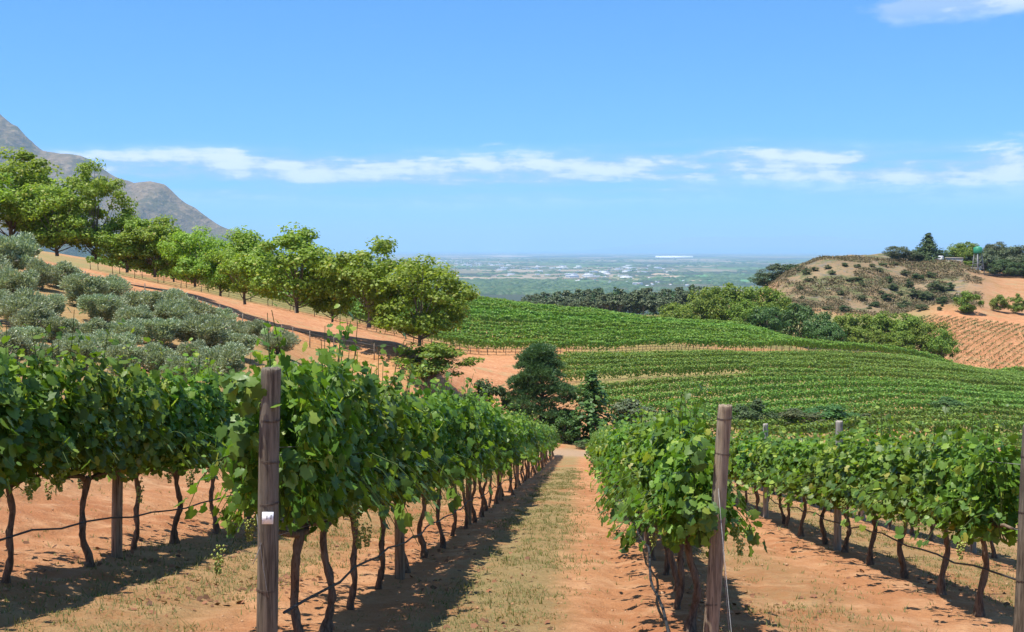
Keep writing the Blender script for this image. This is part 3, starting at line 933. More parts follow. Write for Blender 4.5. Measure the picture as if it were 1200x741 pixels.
for rk, r in ROWS.items():
    ss = list(r['first'])
    end = ROW_END + (1.5 if rk == 'L1' else 0)
    while ss[-1] < end - 1.2:
        ss.append(ss[-1] + vrg.uniform(1.1, 1.3))
    r['s'] = ss
    for i, s in enumerate(ss):
        t = r['t'] + vrg.normal(0, .03)
        x, y = st_xy(s, t)
        lod = 'A' if s < 17 else 'B' if s < 36 else 'C'
        var = VARS[lod][int(vrg.integers(len(VARS[lod])))]
        zs = r['zs'] * vrg.uniform(.94, 1.07)
        if rk == 'L1' and i < 3: zs = [1.12, 1.13, 1.12][i]
        o = thing('grapevine', ordinal(i + 1) + ' ' + ROWLAB[rk], 'grapevine', (x, y, g1(x, y)), ROT + vrg.normal(0, .04), 'grapevines in the foreground rows')
        tr, cd = TRUNKS[int(vrg.integers(len(TRUNKS)))]
        obj('trunk', tr, MT['vine_bark'], o, rot=(0, 0, 0), scale=(1.0, vrg.choice([-1, 1]) * 1.0, 1.0) if False else (1, 1, 1))
        if s < 40:
            obj('cordon', cd, MT['vine_bark'], o)
        sx = vrg.uniform(1.0, 1.12); sy = vrg.uniform(.84, 1.05) * (1 - .25 * float(sstep(s, 15, 45)))
        if i == 0 and rk in ('L1', 'R1'): sx, sy = .80, .78
        if i == 1 and rk in ('L1', 'R1'): sy = .9
        if i == 0 and rk == 'R2': sx, sy = .72, .8
        if rk == 'R1': sy *= .85
        near = lod == 'A' and s < NEAR_LEAF_LIMIT
        fo = tag(obj('foliage', var['fol'] if near else var['full'], MT['vine_leaf'], o, scale=(sx, sy, zs)), kind='stuff')
        if lod == 'A':
            tag(obj('shoots', var['shoots'], MT['young_vine_leaf'], o, scale=(sx, sy, zs)), kind='stuff')
        if near:
            pp, RR, zz = var['leaves']
            for q in range(len(pp)):
                l = obj('leaf', LEAF_MESH, MT['vine_leaf_single'], o)
                m = np.eye(4); m[:3, :3] = RR[q] * zz[q]; m[:3, 3] = pp[q] * (sx, sy, zs)
                l.matrix_local = Matrix(m.tolist())
        extra = {('L1', 0): [((-.72, .06, 1.66), (.13, .20, .12), 46), ((-.66, -.13, 1.22), (.10, .08, .10), 16), ((-.55, .16, 1.35), (.2, .1, .3), 40)],
                 ('R1', 0): [((-.76, .02, .98), (.08, .16, .17), 44), ((-.66, .02, 1.30), (.10, .16, .14), 22)]}.get((rk, i), [])
        for cen, rad, m in extra:
            d = unit(vrg.normal(size=(m, 3))); pp = np.array(cen) + d * np.array(rad) * vrg.uniform(.3, 1.1, (m, 1))
            RR = leaf_frames(unit(d * .5 + np.array([-.5, 0, .5]) + vrg.normal(0, .4, (m, 3))), vrg, np.tile([-.2, 0, -.7], (m, 1)))
            for q in range(m):
                l = obj('leaf', LEAF_MESH, MT['vine_leaf_single'], o)
                mm = np.eye(4); mm[:3, :3] = RR[q] * vrg.uniform(.05, .088); mm[:3, 3] = pp[q]
                l.matrix_local = Matrix(mm.tolist())
        if s < 13:
            for q in range(3):
                obj('grape_bunch', BUNCH[q % 3], MT['grape'], o, loc=(vrg.uniform(-.5, .5), vrg.choice([-1, 1]) * vrg.uniform(.18, .34), vrg.uniform(.66, .86)))


# posts
def post_pole(h, r, seed, lean=0.0, square=False, seg=12):
    rg = np.random.default_rng(seed)
    mb = MB()
    z = np.array([-0.25, 0.0, h * .33, h * .66, h - 0.012, h])
    x = lean * z / h
    rr = np.full(6, r) * np.array([1.05, 1.03, 1.0, .97, .95, .86])
    seg = seg * 2
    z = np.array([-0.25, 0.0, h * .2, h * .4, h * .6, h * .8, h - .03, h - 0.008, h]); n = len(z)
    x = lean * z / h
    rr = r * np.interp(z, [-.25, 0, h], [1.06, 1.03, .95]); rr[-1] *= .93
    fac = 1 + .035 * np.sin(np.arange(seg) * 2 * np.pi / seg * 2 + rg.uniform(0, 6)) + rg.uniform(-.02, .02, seg)
    for c in rg.choice(seg, 4, replace=False): fac[c] -= .10           # drying cracks
    th = np.linspace(0, 2 * np.pi, seg, endpoint=False)
    V = np.concatenate([np.stack([x[i] + .004 * math.sin(z[i] * 4) + rr[i] * fac * np.cos(th), rr[i] * fac * np.sin(th), np.full(seg, z[i]) + (rg.uniform(-.006, .006, seg) if i == n - 1 else 0)], 1) for i in range(n)])
    V = np.concatenate([V, [[x[-1], 0, h + .002]]])
    i = np.arange(seg); j = (i + 1) % seg
    Q = np.concatenate([np.stack([k * seg + i, k * seg + j, (k + 1) * seg + j, (k + 1) * seg + i], 1) for k in range(n - 1)])
    T = np.stack([(n - 1) * seg + i, (n - 1) * seg + j, np.full(seg, n * seg)], 1)
    return mb.add(V, Q, T).mesh('pole', smooth=False)


def digits(parent, text, loc, rot, h):
    seg = {'0': 'abcdef', '1': 'bc', '7': 'abc', '4': 'fgbc'}
    w = h * 0.55; th = h * 0.16
    mb = MB()
    for k, ch in enumerate(text):
        ox = (k - (len(text) - 1) / 2) * w * 1.6
        pl = {'a': (0, h / 2, w, th), 'g': (0, 0, w, th), 'd': (0, -h / 2, w, th), 'b': (w / 2, h / 4, th, h / 2), 'c': (w / 2, -h / 4, th, h / 2), 'e': (-w / 2, -h / 4, th, h / 2), 'f': (-w / 2, h / 4, th, h / 2)}
        for q, c in enumerate(seg[ch]):
            px, pz, sx, sz = pl[c]
            mb.box((ox + px, -0.0006 * (1 + 0.2 * (q % 2)), pz), (sx, 0.0012, sz))
    return obj('lettering', mb.mesh('lettering'), MT['ink'], parent, loc=loc, rot=rot)


def end_post(s, t, h, r, lean, label, mat, wraps, tagz=None, text=None, seed=1, guy=None):
    x, y = st_xy(s, t); z = g1(x, y)
    o = thing('end_post', label, 'post', (x, y, z), 0, 'wooden end posts of the vine rows')
    obj('pole', post_pole(h, r, seed, lean), MT[mat], o)
    ring = MB()
    for wz in wraps:
        a = np.linspace(0, 2 * np.pi, 15)
        wb = MB()
        for dz in (0, .006):
            rw = r * 1.03
            wb.tube(np.stack([lean * wz / h + rw * np.cos(a), rw * np.sin(a), wz + dz + .006 * np.sin(a + wz * 9)], 1), .0014, 5, cap=False)
        obj('wire_wrap', wb.mesh('wire_wrap'), MT['rust'], o)
    if tagz:
        tb = MB(); tb.box((0, 0, 0), (.058, .003, .062))
        tg = obj('number_tag', tb.mesh('number_tag'), MT['tag'], o, loc=(lean * tagz / h + 0.01, -r * 1.04 - .004, tagz), rot=(0, 0.03, 0.12))
        digits(tg, text, (0, -.0022, 0.006), (0, 0, 0), .024)
    if guy:
        for (p0, p1) in guy:
            wb = MB(); n = 8; k = np.linspace(0, 1, n)[:, None]
            pts = np.array(p0) * (1 - k) + np.array(p1) * k
            pts[:, 2] -= 0.03 * np.sin(np.pi * k[:, 0])
            wb.tube(pts, .0020, 5)
            obj('tie_wire', wb.mesh('tie_wire'), MT['wire'], o)
    return o


end_post(5.7, -1.645, 1.63, .053, .03, 'thick weathered brown end post with white tag, left of the grass path', 'post_wood', (.47, .92, 1.14, 1.36), .86, '11', 3,
         [((.06, -.02, .98), (-.05, -.063, .62)), ((-.03, -.063, .88), (.03, -.064, .45))])
end_post(6.85, .79, 1.50, .047, .10, 'leaning wooden end post poking out of leaves, right of the grass path', 'pale_post_wood', (.28, 1.2, 1.42), None, None, 5,
         [((.045, -.055, 1.0), (.03, -.7, .02)), ((.06, -.05, .8), (.12, -.06, .02))])
end_post(7.95, 3.08, 1.50, .055, .07, 'dark brown end post with white number tag at the right picture edge', 'post_wood', (.42, .9, 1.28), .93, '10', 7,
         [((.06, -.06, 1.1), (.14, -.062, .98))])
end_post(10.4, 5.62, 1.48, .05, .05, 'brown end post of the farthest right row, hidden by leaves', 'post_wood', (.5, 1.2), None, None, 9)

PH = ['nearest', 'second', 'third', 'fourth', 'fifth', 'sixth', 'seventh', 'eighth', 'ninth', 'tenth']
ROWTXT = {'L2': 'farthest left vine row', 'L1': 'vine row left of the path', 'R1': 'vine row right of the path', 'R2': 'second vine row right of the path', 'R3': 'farthest right vine row'}
POLES = {}
for rk, r in ROWS.items():
    ps = list(r['posts'])
    while ps[-1] < ROW_END - 8: ps.append(ps[-1] + 6.2)
    for i, s in enumerate(ps):
        x, y = st_xy(s, r['t'] + 0.02)
        mat = r['post']
        key = (mat, i % 3)
        hgt = 1.62 if rk in ('R2', 'R3') else 1.5
        if key not in POLES: POLES[key] = (post_pole(hgt, .045, 20 + i, .02 * (i % 3 - 1), seg=10))
        o = thing('trellis_post', f"{PH[i]} {'grey' if mat == 'grey_post' else 'tan'} trellis post in the {ROWTXT[rk]}", 'post', (x, y, g1(x, y)), float(vrg.uniform(0, 6)), 'trellis posts along the vine rows')
        obj('pole', POLES[key], MT[mat], o)
        if s < 22:
            a = np.linspace(0, 2 * np.pi, 11)
            wb = MB(); wb.tube(np.stack([.05 * np.cos(a), .05 * np.sin(a), 1.12 + 0 * a], 1), .003, 4, cap=False)
            obj('wire_wrap', wb.mesh('wire_wrap'), MT['rust'], o)

# trellis wires and drip hoses
for rk, r in ROWS.items():
    s0 = {'L2': 1.5, 'L1': 5.7, 'R1': 6.85, 'R2': 8.17, 'R3': 10.4}[rk]
    sv = np.arange(s0, ROW_END, 2.0)
    for h, nm in ((.74, 'lower'), (1.22, 'upper')):
        x, y = st_xy(sv, r['t'])
        z = gz(x, y) + h + .012 * np.sin(sv * 2.1)
        m = MB().tube(np.stack([x, y, z], 1), .0022, 5).mesh('trellis_wire')
        tag(obj('trellis_wire', m, MT['wire']), f'{nm} steel wire strung through the {ROWTXT[rk]}', 'wire', 'trellis wires')
    sv = np.arange({'R1': 5.2, 'L1': 5.7}.get(rk, s0), ROW_END, .45)
    side = {'L2': .10, 'L1': .10, 'R1': -.16, 'R2': -.06, 'R3': -.06}[rk]
    tt = r['t'] + side * np.ones_like(sv)
    hh = .37 + .012 * np.sin(sv * 5.1) + .02 * np.sin(sv * 1.7)
    if rk == 'R1':
        tt = tt - .10 * np.exp(-((sv - 6) / 3.2) ** 2) + 0.02 * np.sin(sv * 2)
        hh = np.interp(sv, [5.2, 7, 9, 12], [.02, .10, .22, .36]) + .03 * np.sin(sv * 2.7)
    x, y = st_xy(sv, tt)
    m = MB().tube(np.stack([x, y, gz(x, y) + hh], 1),   .008 if rk != 'R1' else .011, 6).mesh('drip_hose', True)
    tag(obj('drip_hose', m, MT['hose']), f'black irrigation hose strung low along the {ROWTXT[rk]}', 'hose', 'drip hoses')


# ground cover near the camera
def strip_w(t, s):
    w = np.interp(t, [-9, -6.6, -5.6, -4.3, -3.9, -2.5, -2.0, -1.25, -.9, -.28, .05, 1.0, 1.4, 2.0, 2.5, 3.5, 4.1, 5, 5.4, 6.5, 9],
                  [.3, .25, 0, 0, .6, .8, .03, .0, .85, .8, .04, .0, .5, .4, .02, 0, .6, .5, 0, .5, .4])
    return w * sstep(fbm(t * 1.1 + 5, s * .8, 3, 71), .30, .55)


def build_grass():
    rg = np.random.default_rng(91)
    n = 130000
    s = 3.2 + 42 * rg.random(n) ** 1.7
    t = rg.uniform(-7.5, 8, n)
    k = rg.random(n) < np.maximum(strip_w(t + .35 * (fbm(t * 2.2, s * 1.4, 2, 77) - .5) * 2, s), .035)
    s, t = s[k], t[k]
    x, y = st_xy(s, t); z = gz(x, y)
    B = 5
    m = len(x)
    px = np.repeat(x, B) + rg.normal(0, .03, m * B); py = np.repeat(y, B) + rg.normal(0, .03, m * B); pz = np.repeat(z, B) - .004
    L = rg.uniform(.016, .048, m * B) * np.repeat(rg.choice([.7, 1.0, 1.3, 2.4], m, p=[.35, .4, .2, .05]), B)
    a = rg.uniform(0, 2 * np.pi, m * B); lean = rg.uniform(.3, 1.5, m * B)
    d = np.stack([np.cos(a) * lean, np.sin(a) * lean, np.ones(m * B)], 1); d = unit(d)
    side = np.stack([-np.sin(a), np.cos(a), 0 * a], 1) * (0.0028 + .00025 * np.repeat(s, B))[:, None]
    base = np.stack([px, py, pz], 1)
    V = np.stack([base - side, base + side, base + d * L[:, None]], 1).reshape(-1, 3)
    FA = np.arange(len(V)).reshape(-1, 3)
    tag(obj('dry_grass', mesh_np('dry_grass', V, FA), MT['dry_grass']), 'short dry yellow grass between the vine rows', 'grass', kind='stuff')
    # clods and pebbles
    n = 9000
    s = 3.4 + 26 * rg.random(n) ** 1.8; t = rg.uniform(-7, 7, n)
    x, y = st_xy(s, t); z = gz(x, y)
    ov = np.array([[1, 0, 0], [-1, 0, 0], [0, 1, 0], [0, -1, 0], [0, 0, .7], [0, 0, -.7]]) * 1.0
    of = np.array([[0, 2, 4], [2, 1, 4], [1, 3, 4], [3, 0, 4], [2, 0, 5], [1, 2, 5], [3, 1, 5], [0, 3, 5]])
    sz = rg.uniform(.004, .013, n) * np.where(rg.random(n) < .08, 2.0, 1) * np.where(rg.random(n) < .004, 2.2, 1)
    V = ov[None] * sz[:, None, None] * rg.uniform(.6, 1.3, (n, 6, 1)) + np.stack([x, y, z], 1)[:, None]
    FA = (of[None] + (np.arange(n) * 6)[:, None, None]).reshape(-1, 3)
    tag(obj('gravel', mesh_np('gravel', V.reshape(-1, 3), FA), MT['stone']), 'small orange clods and pebbles on the bare soil', 'gravel', kind='stuff')
    # fallen leaves under the rows
    pos = []
    for (s0, t0, sp, m) in ((9.0, -2.55, .35, 70), (7.2, -.55, .28, 45), (8.2, -2.9, .5, 60), (10, -.9, .6, 30), (6.6, -1.5, .3, 60), (9, 1.2, .6, 50), (11, 3.7, .8, 60), (9.6, -3.9, .6, 60), (12, -1.9, 1.5, 70)):
        s = s0 + rg.normal(0, sp, m); t = t0 + rg.normal(0, sp * .6, m)
        x, y = st_xy(s, t); pos.append(np.stack([x, y, gz(x, y) + .012], 1))
    pos = np.concatenate(pos); n = len(pos)
    R = leaf_frames(unit(np.stack([rg.normal(0, .4, n), rg.normal(0, .4, n), np.ones(n)], 1)), rg)
    V, FA = scatter_leaves(LEAF_B, LEAF_BF, pos, R, rg.uniform(.022, .06, n))
    tag(obj('fallen_leaves', mesh_np('fallen_leaves', V, FA), MT['dead_leaf']), 'dry reddish fallen leaves under the vine rows', 'leaves', kind='stuff')


build_grass()
# ------------------------------------------------------------------ far vineyard blocks
_DS = np.concatenate([np.arange(20, 480, 0.5), np.geomspace(480, 40000, 600)])


def hit(u, v):
    """distance at which the sight line through photo pixel (u, v) meets the terrain"""
    x = (u - U0) / F * _DS
    z = gz(x, _DS)
    below = z >= -(v - H0) / F * _DS
    return float(_DS[np.argmax(below)]) if below.any() else float(_DS[-1])


def on(u, v):
    D = hit(u, v)
    return at(u, D)


def in_poly(px, py, poly):
    px = np.asarray(px); inside = np.zeros(len(px), bool)
    n = len(poly)
    for i in range(n):
        x0, y0 = poly[i]; x1, y1 = poly[(i + 1) % n]
        c = ((y0 > py) != (y1 > py)) & (px < (x1 - x0) * (py - y0) / ((y1 - y0) + 1e-12) + x0)
        inside ^= c
    return inside


def hedge(pts, per_m, size, h0, h1, halfw, rg, gap=0.0, even=0.0):
    """leaf cards filling a vine hedge along ground points"""
    seg = np.linalg.norm(np.diff(pts[:, :2], axis=0), axis=1)
    cum = np.concatenate([[0], np.cumsum(seg)])
    n = max(8, int(cum[-1] * per_m))
    q = rg.uniform(0, cum[-1], n)
    # vine by vine vigour: clumpy height and width, missing plants
    vig = vnoise(q / 1.3, np.full(n, rg.uniform(0, 99)), 17)
    keep = vig > gap
    q, vig = q[keep], vig[keep]; n = len(q)
    c = np.stack([np.interp(q, cum, pts[:, k]) for k in range(3)], 1)
    d = unit(np.gradient(pts[:, :2], axis=0)); dx = np.interp(q, cum, d[:, 0]); dy = np.interp(q, cum, d[:, 1])
    nr = np.stack([-dy, dx], 1)
    top = h0 + (h1 - h0) * (0.72 + .2 * even + 0.42 * (1 - even) * vig)
    top = h0 + (top - h0) * (.80 + .34 * vnoise(q / 5.0, np.full(n, rg.uniform(0, 99)), 29))
    f = rg.triangular(0, .85, 1.0, n)
    hz = h0 + (top - h0) * f
    off = rg.choice([-1, 1], n) * halfw * (0.75 + .5 * vig) * np.sqrt(rg.uniform(.3, 1, n)) * np.interp(f, [0, .2, .8, 1], [.6, 1, .95, .7])
    p = c + np.stack([nr[:, 0] * off, nr[:, 1] * off, hz], 1) + rg.normal(0, .05, (n, 3))
    tp_ = sstep(f, .72, .9)
    nn = unit(np.stack([nr[:, 0] * np.sign(off) * (1 - .8 * tp_), nr[:, 1] * np.sign(off) * (1 - .8 * tp_), .12 + 1.0 * tp_], 1) + rg.normal(0, .30, (n, 3)))
    R = leaf_frames(nn, rg)
    return scatter_leaves(LEAF_C, LEAF_CF, p, R, size * rg.uniform(.7, 1.25, n))


STAKE = MB().tube([(0, 0, -.1), (0.01, 0, .4), (-.005, .01, .85)], [.045, .038, .034], 5).mesh('trunk')


def vine_row(pts, label, group, mat, per_m, size, h0, h1, hw, rg, trunks=0.0, gap=0.0, name='vine_row', even=0.0):
    b = pts[0]
    V, FA = hedge(pts - b, per_m, size, h0, h1, hw, rg, gap, even)
    o = thing(name, label, 'vine row', tuple(b), 0, group)
    tag(obj('foliage', mesh_np('foliage', V, FA), MT[mat], o), kind='stuff')
    if trunks:
        seg = np.linalg.norm(np.diff(pts[:, :2], axis=0), axis=1); cum = np.concatenate([[0], np.cumsum(seg)])
        for q in np.arange(.4, cum[-1], trunks):
            q += rg.normal(0, .08)
            p = [np.interp(q, cum, pts[:, k]) for k in range(3)]
            obj('trunk', STAKE, MT['vine_bark'], o, loc=(p[0] - b[0], p[1] - b[1], p[2] - b[2]), rot=(rg.normal(0, .06), rg.normal(0, .06), rg.uniform(0, 6)), scale=(1, 1, rg.uniform(.9, 1.1)))
    return o


def upper_block():
    rg = np.random.default_rng(501)
    ed = np.array([P(*c)[:2] for c in [(60, 314, 119), (110, 322, 119), (200, 338, 119), (300, 362, 118), (400, 385, 120), (450, 396, 124), (560, 417, 131), (700, 418, 139), (850, 416, 149), (1000, 418, 161), (1060, 424, 168), (1130, 433, 176), (1205, 443, 184)]])
    xs = np.arange(ed[0, 0], ed[-1, 0], 1.0)
    ys = np.interp(xs, ed[:, 0], ed[:, 1])
    for _ in range(3): ys[1:-1] = (ys[:-2] + ys[1:-1] * 2 + ys[2:]) / 4
    for k in range(23):
        x0 = xs[0] + k * .6
        x1 = xs[-1] if k < 3 else 60 - k * 0.9
        if k == 0: x0 = -13.0                                 # the lowest row starts at the bare patch
        if k == 1: x0 = -19.5
        m = (xs >= x0) & (xs <= x1)
        x = xs[m]; y = ys[m] + 2.45 * k + .15 * np.sin(x * .11 + k)
        pts = np.stack([x, y, gz(x, y)], 1)
        lab = (ordinal(k + 1) + ' row up from the track in the dense green hillside vineyard') if k else 'lowest row of the dense hillside vineyard, bare trunks showing above the track'
        vine_row(pts, lab, 'rows of the dense green vineyard on the opposite hill', 'block_vine_leaf', 74 if k < 3 else 62, .30 if k < 6 else .33, .72, 1.95, .46, rg,
                 trunks=1.25 if k < 2 else (2.5 if k < 4 else 0), gap=.04)


LOW_POLY = [(655, 424), (850, 423), (1000, 422), (1060, 425), (1130, 433), (1200, 446), (1340, 466), (1340, 550), (1100, 528), (1000, 527), (900, 524), (770, 520), (722, 503), (690, 478), (668, 470), (645, 440)]


def lower_block():
    rg = np.random.default_rng(502)
    # rows run from near left to far right, bending level towards the right
    k2 = 0
    lines = []
    for k in range(-18, 24):
        x = np.arange(-10, 130, 1.0)
        y = 88 + k * 3.7 + (x * .50 - .0016 * x ** 2)
        z = gz(x, y)
        u = U0 + F * x / y; v = H0 - F * z / y
        m = in_poly(u, v, LOW_POLY) & (y > 60)
        idx = np.flatnonzero(m)
        if len(idx) < 6: continue
        idx = np.arange(idx[0], idx[-1] + 1)
        v8 = np.interp(820, u[idx], v[idx])
        if 446.5 < v8 < 453: idx = idx[u[idx] > (880 if v8 < 456 else 850)]   # bare gaps at the left
        if len(idx) < 6: continue
        lines.append(np.stack([x, y, z], 1)[idx])
    n = len(lines)
    for i, pts in enumerate(lines):
        lab = f'{ordinal(n - i)} row down from the track in the striped valley vineyard' if i < n - 1 else 'topmost row of the striped valley vineyard, right below the track'
        # a few vines are missing towards the left
        vine_row(pts, lab, 'rows of the striped vineyard in the valley', 'far_vine_leaf', 165, .20, .06, 1.28, .52, rg, gap=.015 + .03 * (i % 3 == 0), even=.8)


def terrace_block():
    rg = np.random.default_rng(503)
    lines = []
    d = np.array([.62, .785])
    nrm = np.array([d[1], -d[0]])
    poly = [(1060, 375), (1092, 371), (1130, 374), (1205, 383), (1300, 388), (1300, 455), (1205, 446), (1160, 438), (1120, 428), (1080, 405)]
    base = np.array(P(1120, 440, 198)[:2])
    for k in range(-22, 46):
        q = np.arange(-40, 110, 1.5)
        x = base[0] + nrm[0] * k * 1.35 + d[0] * q; y = base[1] + nrm[1] * k * 1.35 + d[1] * q
        z = gz(x, y); u = U0 + F * x / y; v = H0 - F * z / y
        m = in_poly(u, v, poly) & (y > 185) & (y < 275)
        idx = np.flatnonzero(m)
        if len(idx) < 5: continue
        idx = np.arange(idx[0], idx[-1] + 1)
        lines.append(np.stack([x, y, z], 1)[idx])
    for i, pts in enumerate(lines):
        vine_row(pts, f'{ordinal(i + 1)} thin diagonal row from the left of the orange terraced vineyard', 'diagonal rows of the young vineyard below the dry hill', 'young_vine_leaf', 16, .26, .15, .8, .20, rg, gap=.05)


upper_block(); lower_block(); terrace_block()


# ------------------------------------------------------------------ trees
def make_tree(seed, H, R, base, nclump, nleaf, lsize, flat=1.0, clump=.30, trunk_r=.16, up=.45, low=.9, open_=.35, tmpl=LEAF_C, tmplf=LEAF_CF):
    """trunk, branches and crown meshes of a broadleaved tree of height H and crown radius R"""
    rg = np.random.default_rng(seed)
    cz = base + (H - base) * .5; rz = (H - base) * .5
    cs = []
    while len(cs) < nclump:
        p = rg.uniform(-1, 1, 3); r = np.linalg.norm(p)
        if r > 1 or r < open_: continue
        if p[2] < -.85 * low: continue
        wd = 1 - .35 * max(0, p[2]) - .25 * max(0, -p[2])
        cs.append([p[0] * R * wd, p[1] * R * wd, cz + p[2] * rz])
    cs = np.array(cs)
    bend = rg.normal(0, .05 * H, 2)
    tb = MB()
    zt = np.linspace(-.3, base + (H - base) * .55, 8)
    fx = (zt / H) ** 1.5
    tp = np.stack([bend[0] * fx + rg.normal(0, .03, 8), bend[1] * fx + rg.normal(0, .03, 8), zt], 1)
    tb.tube(tp, np.interp(zt, [-.3, 0.2, base, zt[-1]], [trunk_r * 1.5, trunk_r * 1.05, trunk_r * .85, trunk_r * .3]), 8, rough=.08, rng=rg)
    bb = MB()
    for c in cs[::max(1, nclump // 16)]:
        f = np.clip((c[2] - base) / (H - base), .0, .8)
        z0 = base * .75 + f * .55 * (zt[-1] - base * .75)
        p0 = np.array([np.interp(z0, zt, tp[:, 0]), np.interp(z0, zt, tp[:, 1]), z0])
        k = np.linspace(0, 1, 6)[:, None]
        pts = p0 * (1 - k) + c * k + np.array([0, 0, -1]) * (k * (1 - k)) * .2 * R + rg.normal(0, .05, (6, 3)) * k
        bb.tube(pts, np.linspace(trunk_r * .38, trunk_r * .08, 6), 5, rough=.1, cap=False, rng=rg)
    per = nleaf // nclump
    P_, N_ = [], []
    for c in cs:
        rc = clump * R * rg.uniform(.55, 1.25)
        m = int(per * rg.uniform(.6, 1.4))
        d = unit(rg.normal(size=(m, 3))); rad = rc * rg.uniform(.15, 1, m) ** .45
        d2 = d * np.array([1, 1, .72 * flat])
        P_.append(c + d2 * rad[:, None] + rg.normal(0, .06 * R * .3, (m, 3)))
        out = unit(c - np.array([0, 0, cz - .3 * rz]))
        N_.append(unit(d * .75 + out * .35 + np.array([0, 0, up]) + rg.normal(0, .5, (m, 3))))
    P_ = np.concatenate(P_); N_ = np.concatenate(N_)
    Rm = leaf_frames(N_, rg)
    V, FA = scatter_leaves(tmpl, tmplf, P_, Rm, lsize * rg.uniform(.6, 1.3, len(P_)))
    return tb.mesh('trunk', True), bb.mesh('branches', True), mesh_np('crown', V, FA)


def make_conifer(seed, H, R, tiers, per, lsize, base=.1, droop=.25, tufts=False):
    rg = np.random.default_rng(seed)
    tb = MB().tube([(0, 0, -.3), (0, 0, H * .5), (0, 0, H * .97)], [R * .09, R * .06, R * .01], 6)
    P_, N_ = [], []
    for k in range(tiers):
        f = k / (tiers - 1)
        z = H * (base + (1 - base) * f * .98)
        rr = R * (1 - f) ** .8 * rg.uniform(.8, 1.15) + .03 * R
        nb = max(3, int(7 * (1 - f) + 3))
        a0 = rg.uniform(0, 6.28)
        for b in range(nb):
            a = a0 + b * 2 * np.pi / nb + rg.normal(0, .2); L = rr * rg.uniform(.7, 1.12)
            q = rg.random(per) ** .7
            p = np.stack([np.cos(a) * L * q, np.sin(a) * L * q, z - droop * L * q + 0 * q], 1) + rg.normal(0, .09 * R * .6, (per, 3))
            P_.append(p); N_.append(unit(np.stack([np.cos(a) + 0 * q, np.sin(a) + 0 * q, .7 + 0 * q], 1) + rg.normal(0, .5, (per, 3))))
    P_ = np.concatenate(P_); N_ = np.concatenate(N_)
    V, FA = scatter_leaves(LEAF_C, LEAF_CF, P_, leaf_frames(N_, rg), lsize * rg.uniform(.6, 1.3, len(P_)))
    return tb.mesh('trunk', True), mesh_np('crown', V, FA)


def make_pine(seed, H, R):
    """bushy round-headed pine: tufts of needles in cushions on rising limbs"""
    rg = np.random.default_rng(seed)
    tb = MB(); n = 9
    z = np.linspace(-.4, H * .9, n)
    tp = np.stack([.25 * np.sin(z * .5), .12 * np.sin(z * .8 + 1), z], 1)
    tb.tube(tp, np.linspace(.19, .04, n), 8, rough=.1, rng=rg)
    bb = MB(); P_, D_ = [], []
    nc = 120
    for k in range(nc):
        f = rg.uniform(.06, 1) if k > 6 else rg.uniform(.8, 1)
        a = rg.uniform(0, 6.28)
        rmax = R * np.interp(f, [0, .25, .5, .75, 1], [.9, 1.0, .85, .55, .15])
        rr = rmax * rg.uniform(.55, 1.0)
        c = np.array([np.cos(a) * rr, np.sin(a) * rr, H * f]); c[0] += np.interp(c[2], z, tp[:, 0])
        p0 = np.array([np.interp(max(c[2] - .5 * rr, 0), z, tp[:, 0]), 0, max(c[2] - .45 * rr, .2)])
        kk = np.linspace(0, 1, 5)[:, None]
        bb.tube(p0 * (1 - kk) + c * kk, np.linspace(.055, .015, 5), 5, cap=False)
        rc = rg.uniform(.6, 1.0) * R / 2.4
        m = 120
        d = unit(rg.normal(size=(m, 3))); d[:, 2] = np.abs(d[:, 2]) * .9 - .25
        q = c + d * rc * np.array([1.15, 1.15, .62]) * rg.uniform(.5, 1, (m, 1))
        P_.append(q); D_.append(unit(d + np.array([0, 0, .55])))
    P_ = np.concatenate(P_); D_ = np.concatenate(D_)
    B = 7
    PP = np.repeat(P_, B, 0); DD = unit(np.repeat(D_, B, 0) + rg.normal(0, .45, (len(P_) * B, 3)))
    nn = unit(np.cross(DD, rg.normal(size=DD.shape)))
    Rm = np.stack([np.cross(DD, nn), DD, nn], 2)
    T = NEEDLE * np.array([2.2, 1, 1])
    V, FA = scatter_leaves(T, NEEDLE_F, PP, Rm, rg.uniform(.16, .30, len(PP)))
    return tb.mesh('trunk', True), bb.mesh('branches', True), mesh_np('crown', V, FA)


def make_olive(seed, H=2.6, R=1.7):
    rg = np.random.default_rng(seed)
    tb = MB()
    for q in range(3):
        a = rg.uniform(0, 6.28)
        tb.tube([(0.05 * np.cos(a), .05 * np.sin(a), -.2), (.18 * np.cos(a), .18 * np.sin(a), .5), (.5 * np.cos(a), .5 * np.sin(a), 1.2)], [.09, .07, .03], 6, rough=.1, rng=rg)
    P_, D_ = [], []
    for k in range(34):
        p = rg.uniform(-1, 1, 3)
        while np.linalg.norm(p) > 1 or np.linalg.norm(p) < .35: p = rg.uniform(-1, 1, 3)
        c = np.array([p[0] * R * .8, p[1] * R * .8, H * .53 + p[2] * H * .38])
        rc = rg.uniform(.35, .62); m = 165
        d = unit(rg.normal(size=(m, 3)))
        P_.append(c + d * rc * rg.uniform(.3, 1, (m, 1)) ** .5)
        D_.append(unit(d * .7 + np.array([p[0] * .4, p[1] * .4, .75]) + rg.normal(0, .3, (m, 3))))
    P_ = np.concatenate(P_); D_ = np.concatenate(D_)
    P_ = np.concatenate([P_, P_ + D_ * .10]); D_ = np.concatenate([D_, unit(D_ + rg.normal(0, .35, D_.shape))])
    nn = unit(np.cross(D_, rg.normal(size=D_.shape)))
    Rm = np.stack([np.cross(D_, nn), D_, nn], 2)
    V, FA = scatter_leaves(OLIVE * np.array([1.7, 1, 1]), LEAF_CF, P_, Rm, rg.uniform(.14, .26, len(P_)))
    return tb.mesh('trunk', True), mesh_np('crown', V, FA)


